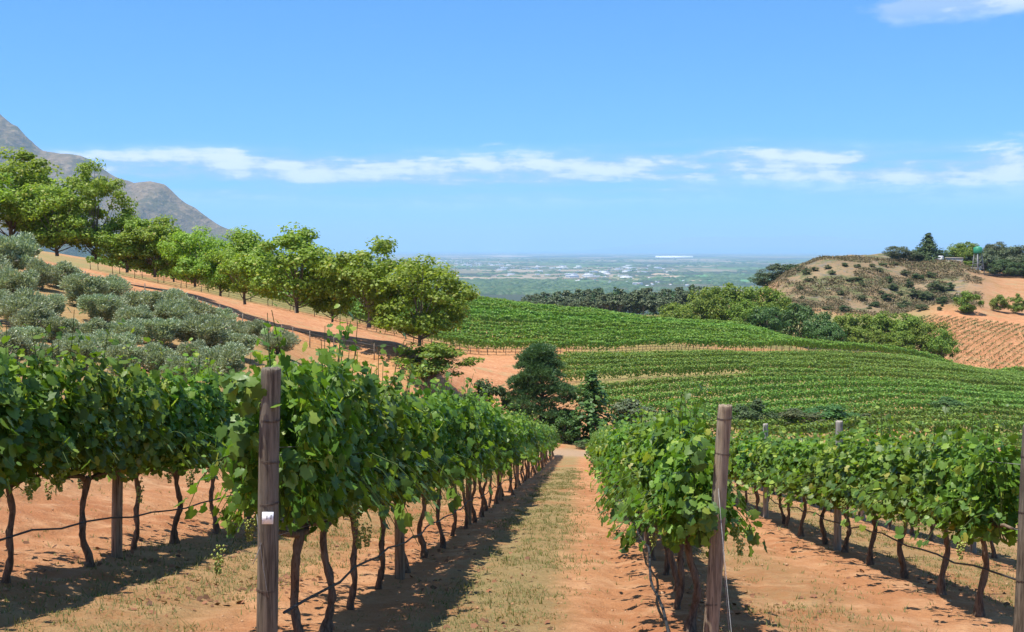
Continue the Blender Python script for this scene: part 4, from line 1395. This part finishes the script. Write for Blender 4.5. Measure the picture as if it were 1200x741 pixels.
def put_tree(name, meshes, mats, label, loc, rot, sc, group=None, cat='tree', names=('trunk', 'branches', 'crown')):
    o = thing(name, label, cat, loc, rot, group, sc)
    if len(meshes) == 2: names = ('trunk', 'crown')
    for nm, me, mt in zip(names, meshes, mats):
        c = obj(nm, me, MT[mt], o)
    return o


trg = np.random.default_rng(77)
BROAD = [make_tree(600 + k, 8.0, 3.5, 1.7, 60, 12500, .24, trunk_r=.15, open_=.25, clump=.27) for k in range(4)]
TALL = [make_tree(620 + k, 10.5, 4.2, 1.8, 72, 12500, .26, trunk_r=.18, open_=.3, clump=.25, flat=.8) for k in range(2)]
LEFT = [  # u, base v, crown top v, half width in pixels, tall?
    (-55, 300, 185, 62, 1), (14, 306, 176, 60, 1), (66, 314, 212, 50, 0), (112, 324, 190, 36, 1), (148, 332, 250, 40, 0), (181, 337, 254, 36, 0), (228, 348, 268, 36, 0), (287, 372, 272, 42, 0), (347, 387, 264, 55, 0), (432, 404, 280, 56, 0), (492, 414, 303, 50, 0),
    (40, 310, 205, 40, 0), (204, 343, 266, 28, 0), (258, 360, 282, 26, 0), (390, 396, 300, 30, 0)]
LTXT = ['tall tree at the left end of the tree line, cut by the picture edge', 'tall leafy tree rising highest beside the left picture edge', 'spreading green tree between the two tallest trees above the olives',
        'tall airy tree with loose top branches standing against the mountain', 'low bright green tree left of the two small round ones', 'small round green tree with slim trunk, below the mountain spur',
        'small green tree on bare orange soil at the foot of the mountain spur', 'green tree just left of the large pale-trunked one, dark thin trunk', 'large bushy green tree with pale trunk in the middle of the tree line',
        'big light green tree second from the right end of the tree line', 'wide green tree near the right end of the tree line, before the vineyard',
        'green tree filling the gap between the tallest tree and its spreading neighbour', 'narrow green tree squeezed between the two small round ones', 'small tree between the small green one and the dark-trunked one', 'smaller tree between the large bushy one and the big light green one']
for i, (u, vb, vt, hw, tall) in enumerate(LEFT):
    D = {0: 100, 1: 108, 2: 104, 3: 106, 4: 106, 5: 106, 6: 102, 7: 97, 8: 92, 9: 88, 10: 85, 11: 109, 12: 106, 13: 101, 14: 93}[i]
    loc = at(u, D)
    H = (H0 - vt) / F * D - loc[2]
    Rr = hw * (1.22 - .14 * ((i * 7) % 5) / 4) / F * D
    base = TALL[i % 2] if tall else BROAD[i % 4]
    h0, r0 = (10.5, 4.2) if tall else (8.0, 3.5)
    put_tree('leafy_tree', base, ('tree_bark', 'tree_bark', 'tree_leaf'), LTXT[i], loc, i * 1.3, (Rr / r0 * 1.02, Rr / r0 * 1.02, H / h0), 'trees lining the slope above the olive grove')

OLIVES = [make_olive(700 + k) for k in range(4)]
OL = [(16, 322, 70), (72, 336, 50), (98, 358, 62), (166, 372, 58), (20, 352, 56), (26, 384, 62), (58, 372, 48), (-20, 340, 60), (128, 378, 50), (226, 382, 54), (242, 414, 72), (186, 404, 62), (150, 410, 56), (110, 402, 50), (70, 402, 54), (30, 410, 60), (130, 424, 60), (326, 414, 44), (262, 446, 62),
      (272, 402, 38), (-10, 375, 60), (185, 438, 60), (96, 430, 56), (52, 434, 56), (228, 428, 48), (8, 436, 60), (146, 446, 56), (-30, 410, 66), (214, 452, 56), (130, 352, 46), (196, 368, 46), (255, 384, 44), (298, 398, 40), (48, 338, 46), (205, 390, 50), (116, 376, 48), (160, 390, 50), (40, 396, 50), (278, 420, 50), (90, 416, 50)]
for i, (u, v, w) in enumerate(OL):
    D = hit(u, v + 2)
    loc = at(u, D)
    k = w * trg.uniform(1.0, 1.22) / F * D / 3.7
    tier = 'top' if v < 365 else 'middle' if v < 405 else 'lowest'
    tset = sorted(q[0] for q in OL if ('top' if q[1] < 365 else 'middle' if q[1] < 405 else 'lowest') == tier)
    lab = f'{ordinal(tset.index(u) + 1)} silver-grey olive bush from the left in the {tier} tier of the grove'
    put_tree('olive_bush', OLIVES[i % 4], ('tree_bark', 'olive_leaf'), lab, loc, i * 2.1, (k, k, k * trg.uniform(.72, 1.0)), 'olive bushes of the grove', 'bush')

# dark trees at the foot of the rows
D = 78.0
loc = at(632, D)
put_tree('pine_tree', make_pine(801, 6.6, 2.5), ('tree_bark', 'tree_bark', 'pine_needle'), 'large bushy dark green pine at the end of the grass path', loc, .4, (1, 1, ((H0 - 405) / F * D - loc[2]) / 6.9))
CON = [make_conifer(820 + k, 6.0, 2.0, 16, 26, .26) for k in range(2)]
loc = at(694, 76)
put_tree('conifer_shrub', CON[0], ('tree_bark', 'acacia_leaf'), 'dark pointed conifer just right of the big pine, end of the path', loc, 0, (1.5, 1.5, ((H0 - 436) / F * 76 - loc[2]) / 6.0))
BUSH = [make_tree(830 + k, 3.0, 1.8, .15, 30, 4200, .20, trunk_r=.07, open_=.45, clump=.33) for k in range(3)]
for (u, D, vt, hw, mat, lab) in [
        (571, 77, 446, 30, 'dark_leaf', 'round dark green bush left of the big pine'),
        (662, 75, 484, 20, 'acacia_leaf', 'green bush filling the gap between pine and pointed conifer'),
        (742, 82, 470, 34, 'gum_leaf', 'grey-green bush behind the vines right of the path end'),
        (790, 84, 480, 30, 'scrub_leaf', 'light scrubby bush low in the valley behind the right vine row'),
        (884, 84, 470, 28, 'dark_leaf', 'dark green bush in the valley behind the leaning post'),
        (936, 83, 480, 30, 'scrub_leaf', 'sprawling green bush left of the grey trellis post top'),
        (972, 84, 476, 34, 'acacia_leaf', 'wide green bush behind the grey trellis post top'),
        (1012, 83, 486, 24, 'scrub_leaf', 'small pale bush right of the grey trellis post top'),
        (1034, 84, 490, 18, 'gum_leaf', 'smallest greyish bush in the valley thicket'),
        (1108, 92, 466, 24, 'acacia_leaf', 'round green bush growing among the lower striped vine rows'),
        (682, 71.5, 520, 9, 'scrub_leaf', 'low grey-green shrub beside the track at the path end')]:
    loc = at(u, D)
    H = (H0 - vt) / F * D - loc[2]
    k = hw / F * D / 1.8
    put_tree('bush', BUSH[len(lab) % 3], ('tree_bark', 'tree_bark', mat), lab, loc, u * .1, (k, k, max(H, .5) / 3.0), 'bushes in the valley bottom', 'bush')
ACA = make_tree(850, 4.6, 2.6, .6, 44, 8200, .19, flat=.45, clump=.36, trunk_r=.10, up=.9, open_=.2)
loc = at(507, 82)
put_tree('feathery_tree', ACA, ('tree_bark', 'tree_bark', 'valley_leaf'), 'small dark feathery tree with flat layered branches beside the bare orange patch', loc, .8, (50 / F * 82 / 2.6, 50 / F * 82 / 2.6, ((H0 - 396) / F * 82 - loc[2]) / 4.6))

# trees in the valley right of the hillside vineyard
VT = [make_tree(870 + k, 7.5, 4.2, .6, 44, 5600, .36, trunk_r=.16, open_=.4) for k in range(3)]
VL = [(795, 352, 26, 206), (822, 338, 30, 212), (852, 333, 32, 215), (884, 331, 32, 216), (912, 340, 28, 214), (935, 356, 26, 208), (900, 356, 24, 203), (962, 366, 26, 200), (990, 368, 24, 202), (1014, 364, 26, 200), (1040, 366, 28, 198), (1066, 368, 28, 195), (1090, 374, 26, 192), (1104, 386, 20, 189), (1058, 388, 22, 190), (1020, 384, 22, 193), (872, 352, 24, 205), (975, 380, 20, 195)]
for i, (u, vt, hw, D) in enumerate(VL):
    loc = at(u, D)
    H = (H0 - vt) / F * D - loc[2]; k = hw / F * D / 4.2
    m = 'valley_leaf' if i not in (5, 6, 7, 17) else 'acacia_leaf'
    part = 'left clump of valley trees' if u < 945 else 'right clump of valley trees'
    nth = sorted([q[0] for q in VL if (q[0] < 945) == (u < 945)]).index(u) + 1
    put_tree('valley_tree', VT[i % 3], ('tree_bark', 'tree_bark', m), f'{ordinal(nth)} rounded green tree from the left in the {part}', loc, i * .9, (k, k, H / 7.5), 'rounded trees in the valley below the dry hill')

# trees, shrubs and works on the dry hill
GUM = [make_tree(890 + k, 10, 3.4, 2.0, 34, 3600, .42, trunk_r=.2, open_=.3, clump=.3, flat=.8) for k in range(2)]
HT = [(1052, 287, 12, 340, 0, 'gum_leaf', 'leftmost thin-topped tree on the crest of the dry hill'), (1066, 294, 12, 342, 1, 'gum_leaf', 'low dark tree between the thin-topped tree and the tall conifer'), (1078, 290, 10, 345, 0, 'dark_leaf', 'dark tree pressed against the left side of the tall conifer'),
      (1101, 292, 9, 345, 1, 'dark_leaf', 'dark tree pressed against the right side of the tall conifer'), (1121, 285, 14, 352, 0, 'valley_leaf', 'bright green round tree left of the water tower'), (1136, 284, 14, 354, 1, 'valley_leaf', 'bright green tree right behind the water tower'), (1134, 308, 9, 338, 1, 'valley_leaf', 'small green tree at the foot of the water tower'),
      (1156, 292, 16, 350, 0, 'gum_leaf', 'dark olive-green tree just right of the water tower'), (1168, 284, 16, 356, 1, 'gum_leaf', 'tallest dark tree in the grove right of the water tower'), (1184, 286, 17, 352, 0, 'gum_leaf', 'dark tree in the grove, second from the right edge'), (1200, 288, 18, 350, 1, 'gum_leaf', 'dark tree of the hilltop grove cut by the right edge'), (1176, 304, 15, 342, 0, 'dark_leaf', 'low dark tree in front of the hilltop grove'), (1196, 306, 15, 340, 1, 'dark_leaf', 'low dark tree at the right edge before the hilltop grove'), (1222, 290, 18, 350, 0, 'gum_leaf', 'dark tree of the hilltop grove beyond the right edge'),
      (912, 309, 14, 332, 1, 'gum_leaf', 'dark spreading tree at the left end of the dry hill crest'), (896, 318, 12, 334, 0, 'dark_leaf', 'dark bushy tree lowest at the left end of the dry hill'), (928, 314, 10, 330, 0, 'dark_leaf', 'dark small tree on the dry hill crest, right of the spreading one')]
for i, (u, vt, hw, D, k, mat, lab) in enumerate(HT):
    loc = at(u, D); H = (H0 - vt) / F * D - loc[2]; q = hw * 1.4 / F * D / 4.2
    put_tree('hilltop_tree', VT[i % 3], ('tree_bark', 'tree_bark', mat), lab, loc, i * 1.7, (q, q, max(H, 2.5) / 7.5), 'trees on the dry hill')
loc = at(1088, 342)
put_tree('conifer', make_conifer(905, 12, 5.8, 22, 40, .55, base=.04), ('tree_bark', 'dark_leaf'), 'tall dark pointed conifer on the crest of the dry hill', loc, 0, (1, 1, ((H0 - 274) / F * 342 - loc[2]) / 12))
SH = [(1135, 368, 17, 26), (1172, 366, 12, 20), (1193, 368, 13, 22), (1042, 332, 5, 8), (1046, 340, 6, 8), (1056, 346, 5, 5), (1040, 352, 8, 8), (1098, 342, 12, 12), (1070, 348, 9, 10), (1112, 340, 8, 9), (1085, 352, 10, 10), (1060, 362, 9, 9), (990, 366, 8, 8), (1000, 330, 4, 4), (975, 322, 5, 5), (985, 346, 5, 5), (1010, 352, 6, 6), (945, 322, 6, 7), (955, 318, 5, 5), (1030, 318, 5, 4), (970, 316, 5, 5), (1005, 314, 5, 4), (1022, 313, 4, 4), (938, 340, 5, 5), (1075, 328, 8, 7), (1092, 326, 7, 6), (1060, 322, 6, 5), (1104, 356, 8, 8), (1080, 364, 8, 7), (1120, 352, 6, 6), (1066, 336, 6, 6), (950, 330, 4, 4), (1012, 336, 4, 4), (1026, 360, 6, 6), (1035, 312, 6, 4), (1048, 311, 6, 4), (990, 312, 5, 4)]
_h = np.random.default_rng(12)
SH += [(float(_h.uniform(925, 1125)), float(_h.uniform(318, 366)), float(_h.uniform(2.5, 6)), float(_h.uniform(2.5, 5))) for _ in range(34)]
SHL = {0: 'large round green shrub at the top edge of the terraced vineyard', 1: 'round green shrub right of the large one above the terraced vineyard', 2: 'green shrub at the right edge above the terraced vineyard'}
for i, (u, vb, hw, hh) in enumerate(SH):
    D = hit(u, vb)
    if D > 420: continue
    loc = at(u, D); k = hw / F * D / 1.8
    lab = SHL.get(i, f"{'low' if hh < 7 else 'bushy'} shrub scattered on the dry grassy face of the hill")
    put_tree('hill_shrub', BUSH[i % 3], ('tree_bark', 'tree_bark', 'valley_leaf' if i < 3 else 'scrub_leaf' if i % 3 else 'dark_leaf'), lab, loc, i, (k, k, hh / F * D / 3.0), 'low shrubs on the dry hill' if hh < 7 else 'bushy shrubs on the dry hill', 'shrub')


def hill_scrub():
    rg = np.random.default_rng(31)
    n = 9000
    u = rg.uniform(895, 1150, n); y = rg.uniform(268, 345, n); x = (u - U0) / F * y
    k = (rg.random(n) < hill_w(x, y)) & (fbm(x * .10, y * .10, 4, 52) > .47)
    x, y = x[k], y[k]; z = gz(x, y)
    m = len(x); B = 9
    p = np.repeat(np.stack([x, y, z], 1), B, 0) + np.stack([rg.normal(0, .35, m * B), rg.normal(0, .35, m * B), rg.uniform(0, .55, m * B)], 1) * np.repeat(rg.uniform(.5, 1.5, m), B)[:, None]
    nn = unit(rg.normal(size=(m * B, 3)) + [0, -.2, .6])
    V, FA = scatter_leaves(LEAF_C, LEAF_CF, p, leaf_frames(nn, rg), rg.uniform(.22, .5, m * B))
    tag(obj('hill_undergrowth', mesh_np('hill_undergrowth', V, FA), MT['heath']), 'low dry brush and heath covering the face of the hill', 'undergrowth', kind='stuff')


MT['heath'] = leaf_mat('heath', (0.12, 0.11, 0.05), (0.22, 0.175, 0.095), (0.30, 0.22, 0.13), .1, .7, .15)
hill_scrub()


def water_tower():
    D = 330.0; loc = at(1146, D)
    H = (H0 - 297) / F * D - loc[2]
    o = thing('water_tower', 'slim lattice tower with green tank on the dry hill', 'tower', loc, .3)
    for k in range(4):
        a = k * math.pi / 2 + math.pi / 4
        m = MB().tube([(1.9 * math.cos(a), 1.9 * math.sin(a), -1.5), (1.0 * math.cos(a), 1.0 * math.sin(a), H)], .13, 6)
        obj('leg', m.mesh('leg'), MT['steel'], o)
    br = MB()
    for h in (.2, .45, .7):
        for k in range(4):
            a, b = k * math.pi / 2 + math.pi / 4, (k + 1) * math.pi / 2 + math.pi / 4
            r0, r1 = lerp(1.9, 1.0, h), lerp(1.9, 1.0, h + .22)
            br.tube([(r0 * math.cos(a), r0 * math.sin(a), H * h), (r1 * math.cos(b), r1 * math.sin(b), H * (h + .22))], .06, 4)
            br.tube([(r0 * math.cos(a), r0 * math.sin(a), H * h), (r0 * math.cos(b), r0 * math.sin(b), H * h)], .06, 4)
    obj('bracing', br.mesh('bracing'), MT['steel'], o)
    a = MB().tube([(0, 0, H), (0, 0, H + .1), (0, 0, H + 1.7), (0, 0, H + 2.1)], [1.2, 1.25, 1.25, .3], 16)
    obj('tank', a.mesh('tank'), MT['tank_green'], o)


water_tower()
loc = at(1118, 336)
w = thing('retaining_wall', 'long low beige wall on the hill left of the water tower', 'wall', loc, -.12)
mb = MB(); mb.box((0, 0, .0), (5.0, .5, 2.6)); obj('wall_body', mb.mesh('wall_body'), MT['cream_wall'], w)
mb = MB(); mb.box((0, 0, 1.382), (5.2, .7, .16)); obj('coping', mb.mesh('coping'), MT['cream_wall'], w)
loc = at(1102, 339)
w = thing('shed', 'tiny white shed on the hill crest left of the beige wall', 'shed', loc, .2, None, .5)
mb = MB(); mb.box((0, 0, .9), (3.0, 2.6, 2.8)); obj('wall', mb.mesh('wall'), MT['white_wall'], w)
mb = MB().add([(-1.7, -1.5, 2.302), (1.7, -1.5, 2.302), (1.7, 1.5, 2.302), (-1.7, 1.5, 2.302), (-1.7, 0, 3.1), (1.7, 0, 3.1)], [[0, 1, 5, 4], [2, 3, 4, 5], [3, 2, 1, 0]], [[0, 4, 3], [1, 2, 5]])
obj('roof', mb.mesh('roof'), MT['roof_grey'], w)
mb = MB(); mb.box((.3, -1.32, .6), (.8, .06, 1.9)); obj('door', mb.mesh('door'), MT['steel'], w)

# wire fence between olives and trees
fpts = [(100, 340, 0), (160, 352, 0), (220, 366, 0), (290, 392, 0), (350, 404, 0), (410, 416, 0), (450, 424, 0), (490, 436, 0)]
fw = np.array([on(u, v)[:2] for u, v, _ in fpts])
cum = np.concatenate([[0], np.cumsum(np.linalg.norm(np.diff(fw, axis=0), axis=1))])
q = np.arange(0, cum[-1], 1.9)
fx, fy = np.interp(q, cum, fw[:, 0]), np.interp(q, cum, fw[:, 1]); fz = gz(fx, fy)
fence = thing('wire_fence', 'thin wire fence with slim wooden stakes between olive grove and trees', 'fence', (fx[0], fy[0], fz[0]))
PST = MB().tube([(0, 0, -.2), (0, 0, 1.25)], [.045, .035], 6).mesh('fence_post')
for x, y, z in zip(fx, fy, fz):
    obj('fence_post', PST, MT['tree_bark'], fence, loc=(x - fx[0], y - fy[0], z - fz[0]))
for h in (.4, .75, 1.1):
    m = MB().tube(np.stack([fx - fx[0], fy - fy[0], fz - fz[0] + h], 1), .008, 4).mesh('fence_wire')
    obj('fence_wire', m, MT['wire'], fence)

# conifer wood behind the hillside vineyard
FC = [make_conifer(930 + k, 11, 2.6, 10, 9, .75, base=.12, droop=.15) for k in range(4)]
FR = [make_tree(940 + k, 10, 3.2, 2.0, 20, 900, .75, trunk_r=.2, open_=.3, clump=.36) for k in range(2)]
n = 0
for k in range(260):
    u = trg.uniform(575, 850); D = 372 + 70 * trg.random()
    vt = np.interp(u, [560, 600, 640, 700, 760, 850], [356, 350, 339, 335, 334, 333]) + trg.uniform(0, 9) + (440 - D) * .08
    loc = at(u, D); H = (H0 - vt) / F * D - loc[2]
    if H < 3: continue
    s = H / 11 * trg.uniform(.9, 1.1)
    if k % 6 == 0:
        put_tree('wood_conifer', FC[k % 4], ('tree_bark', 'dark_leaf' if k % 2 else 'pine_needle'), 'dark conifer in the plantation behind the dense hillside vineyard', loc, k, (s * 1.4, s * 1.4, s), 'conifers of the plantation')
    else:
        put_tree('wood_tree', FR[k % 2], ('tree_bark', 'tree_bark', 'gum_leaf'), 'dull green round-topped tree in the plantation behind the hillside vineyard', loc, k, (s * 1.2, s * 1.2, s), 'round-topped trees of the plantation')


# ------------------------------------------------------------------ the plain: town, woods, fields
def house_mesh(w, d, h, r, wall, roof):
    mb = MB()
    mb.box((0, 0, h / 2 - 2), (w, d, h + 4))
    me_v = [(-w / 2 - .5, -d / 2 - .6, h + .004), (w / 2 + .5, -d / 2 - .6, h + .004), (w / 2 + .5, d / 2 + .6, h + .004), (-w / 2 - .5, d / 2 + .6, h + .004), (-w / 2 - .5, 0, h + r), (w / 2 + .5, 0, h + r)]
    mb.add(me_v, [[0, 1, 5, 4], [2, 3, 4, 5], [3, 2, 1, 0]], [[0, 4, 3], [1, 2, 5]])
    me = mb.mesh('far_building')
    me.materials.append(MT[wall]); me.materials.append(MT[roof])
    mi = [0] * 6 + [1] * 5
    mi = [0] * 6 + [1] * (len(me.polygons) - 6)
    me.polygons.foreach_set('material_index', np.array(mi, np.int32))
    return me


HM = [house_mesh(16, 11, 4.5, 3, 'white_wall', 'roof_grey'), house_mesh(14, 12, 5, 3, 'white_wall', 'roof_red'), house_mesh(46, 24, 8, 3, 'white_wall', 'roof_grey'), house_mesh(70, 30, 9, 3, 'white_wall', 'roof_grey')]
crg = np.random.default_rng(88)


def town(n, cen, su, sv, big, label, group):
    for k in range(n):
        cu, cv = cen[int(crg.integers(len(cen)))]
        u = cu + crg.normal(0, su); v = max(cv + crg.normal(0, sv), 303)
        D = 150 * F / (v - H0); x = (u - U0) / F * D
        r = crg.random()
        i = int(crg.integers(2)) if r > big else 2 + int(crg.integers(2))
        o = obj('far_building', HM[i], None, None, (x, D, g1(x, D)), (0, 0, crg.uniform(-.4, .4)), crg.uniform(.55, 1.0))
        tag(o, label, 'building', group)


town(90, [(512, 307), (530, 308), (548, 309), (556, 311)], 9, 1.4, .1, 'pale house in the hazy suburb on the plain, left of the warehouses', 'houses of the hazy left suburb')
town(110, [(575, 311), (600, 313), (630, 314), (660, 314), (700, 316), (735, 315), (762, 317)], 14, 2.4, .5, 'white shed or warehouse in the hazy town across the plain', 'sheds of the hazy town')
town(80, [(600, 322), (660, 324), (690, 323), (740, 332), (780, 333), (715, 327)], 18, 2.6, .2, 'small white house among trees on the near plain', 'scattered houses on the near plain')
# long white greenhouses
x, D = (790 - U0) / F * 19500, 19500
o = thing('greenhouse', 'long bright white greenhouse strip near the horizon of the plain', 'greenhouse', (x, D, g1(x, D)))
for k in range(5):
    m = MB(); a = np.linspace(0, np.pi, 8)
    y = 40 * np.cos(a); z = 26 * np.sin(a) - 2
    V = np.concatenate([np.stack([np.full(8, -300 + 0), y, z], 1), np.stack([np.full(8, 300), y, z], 1)])
    i = np.arange(7)
    m.add(V, np.stack([i, i + 8, i + 9, i + 1], 1), [[*range(0, 8)], [*range(15, 7, -1)]])
    obj('tunnel', m.mesh('tunnel', False), MT['white_wall'], o, loc=(0, k * 95 - 190, 0))


def plain_woods():
    rg = np.random.default_rng(99)
    n = 9000
    v = 303 + 46 * rg.random(n) ** .9; u = rg.uniform(420, 960, n)
    D = 150 * F / (v - H0); x = (u - U0) / F * D
    k = fbm(x / 700 + 4, D / 1000, 4, 61) > .58
    hedge_ = (np.abs((x / 420 + D / 1900) % 1 - .5) < .03) | (np.abs((D / 700 - x / 2500) % 1 - .5) < .05)
    k |= hedge_ & (rg.random(n) < .8)
    k &= (D > 2600)
    x, D = x[k], D[k]; n = len(x)
    z = gz(x, D)
    t = unit(rg.normal(size=(12, 3)))
    a = np.arange(6) * np.pi / 3
    ov = np.concatenate([np.stack([np.cos(a), np.sin(a), 0 * a - .3], 1), np.stack([.7 * np.cos(a + .5), .7 * np.sin(a + .5), 0 * a + .55], 1), [[0, 0, .95]]])
    i = np.arange(6); j = (i + 1) % 6
    of = np.concatenate([np.stack([i, j, i + 6], 1), np.stack([j, j + 6, i + 6], 1), np.stack([i + 6, j + 6, np.full(6, 12)], 1)])
    w = rg.uniform(9, 22, n) * (D / 6000) ** .5; h = rg.uniform(6, 12, n)
    V = ov[None] * np.stack([w * rg.uniform(1, 2.5, n), w, h], 1)[:, None] * rg.uniform(.75, 1.2, (n, 13, 1)) + np.stack([x, D, z], 1)[:, None]
    FA = (of[None] + (np.arange(n) * 13)[:, None, None]).reshape(-1, 3)
    tag(obj('woodland', mesh_np('woodland', V.reshape(-1, 3), FA), MT['dark_leaf']), 'dark tree belts and woods scattered over the far plain', 'woodland', kind='stuff')
    # a few large fields that stand out
    for name, poly, colr in [
            ('field', [(786, 327), (800, 323), (872, 321), (888, 325), (880, 331), (815, 333)], ((.07, .17, .05), (.09, .20, .06))),
            ('field', [(762, 322), (770, 320), (838, 327), (842, 330), (820, 331)], ((.30, .22, .13), (.36, .27, .17))),
            ('field', [(508, 322), (520, 321), (610, 330), (608, 333), (540, 328)], ((.26, .19, .12), (.32, .24, .15))),
            ('field', [(520, 327), (545, 329), (605, 334), (580, 341), (535, 342)], ((.09, .12, .05), (.12, .15, .06))),
            ('field', [(545, 343), (552, 340), (562, 342), (560, 348), (550, 349)], ((.38, .22, .13), (.45, .3, .2))),
            ('field', [(560, 300), (600, 299.5), (625, 301), (590, 302)], ((.30, .24, .15), (.36, .28, .18))),
            ('field', [(700, 327), (720, 325), (752, 327), (745, 330)], ((.20, .2, .08), (.25, .23, .1)))]:
        q = []
        for (u, v) in poly:
            D = 150 * F / (v - H0); q.append(((u - U0) / F * D, D))
        q = np.array(q); c = q.mean(0)
        rings = [np.concatenate([q * f + c * (1 - f)]) for f in (1.0, .66, .33)]
        V = np.concatenate(rings + [c[None]]); zz = gz(V[:, 0], V[:, 1]) + 1.2
        m = len(q); i = np.arange(m); j = (i + 1) % m
        Q = np.concatenate([np.stack([i, j, m + j, m + i], 1), np.stack([m + i, m + j, 2 * m + j, 2 * m + i], 1)])
        T = np.stack([2 * m + i, 2 * m + j, np.full(m, 3 * m)], 1)
        mt = plain_mat('field', colr[0], colr[1], .012, .9, (1, 1, 1), 0)
        tag(obj(name, mesh_np('field', np.column_stack([V, zz]), [Q, T]), mt), kind='structure')


plain_woods()
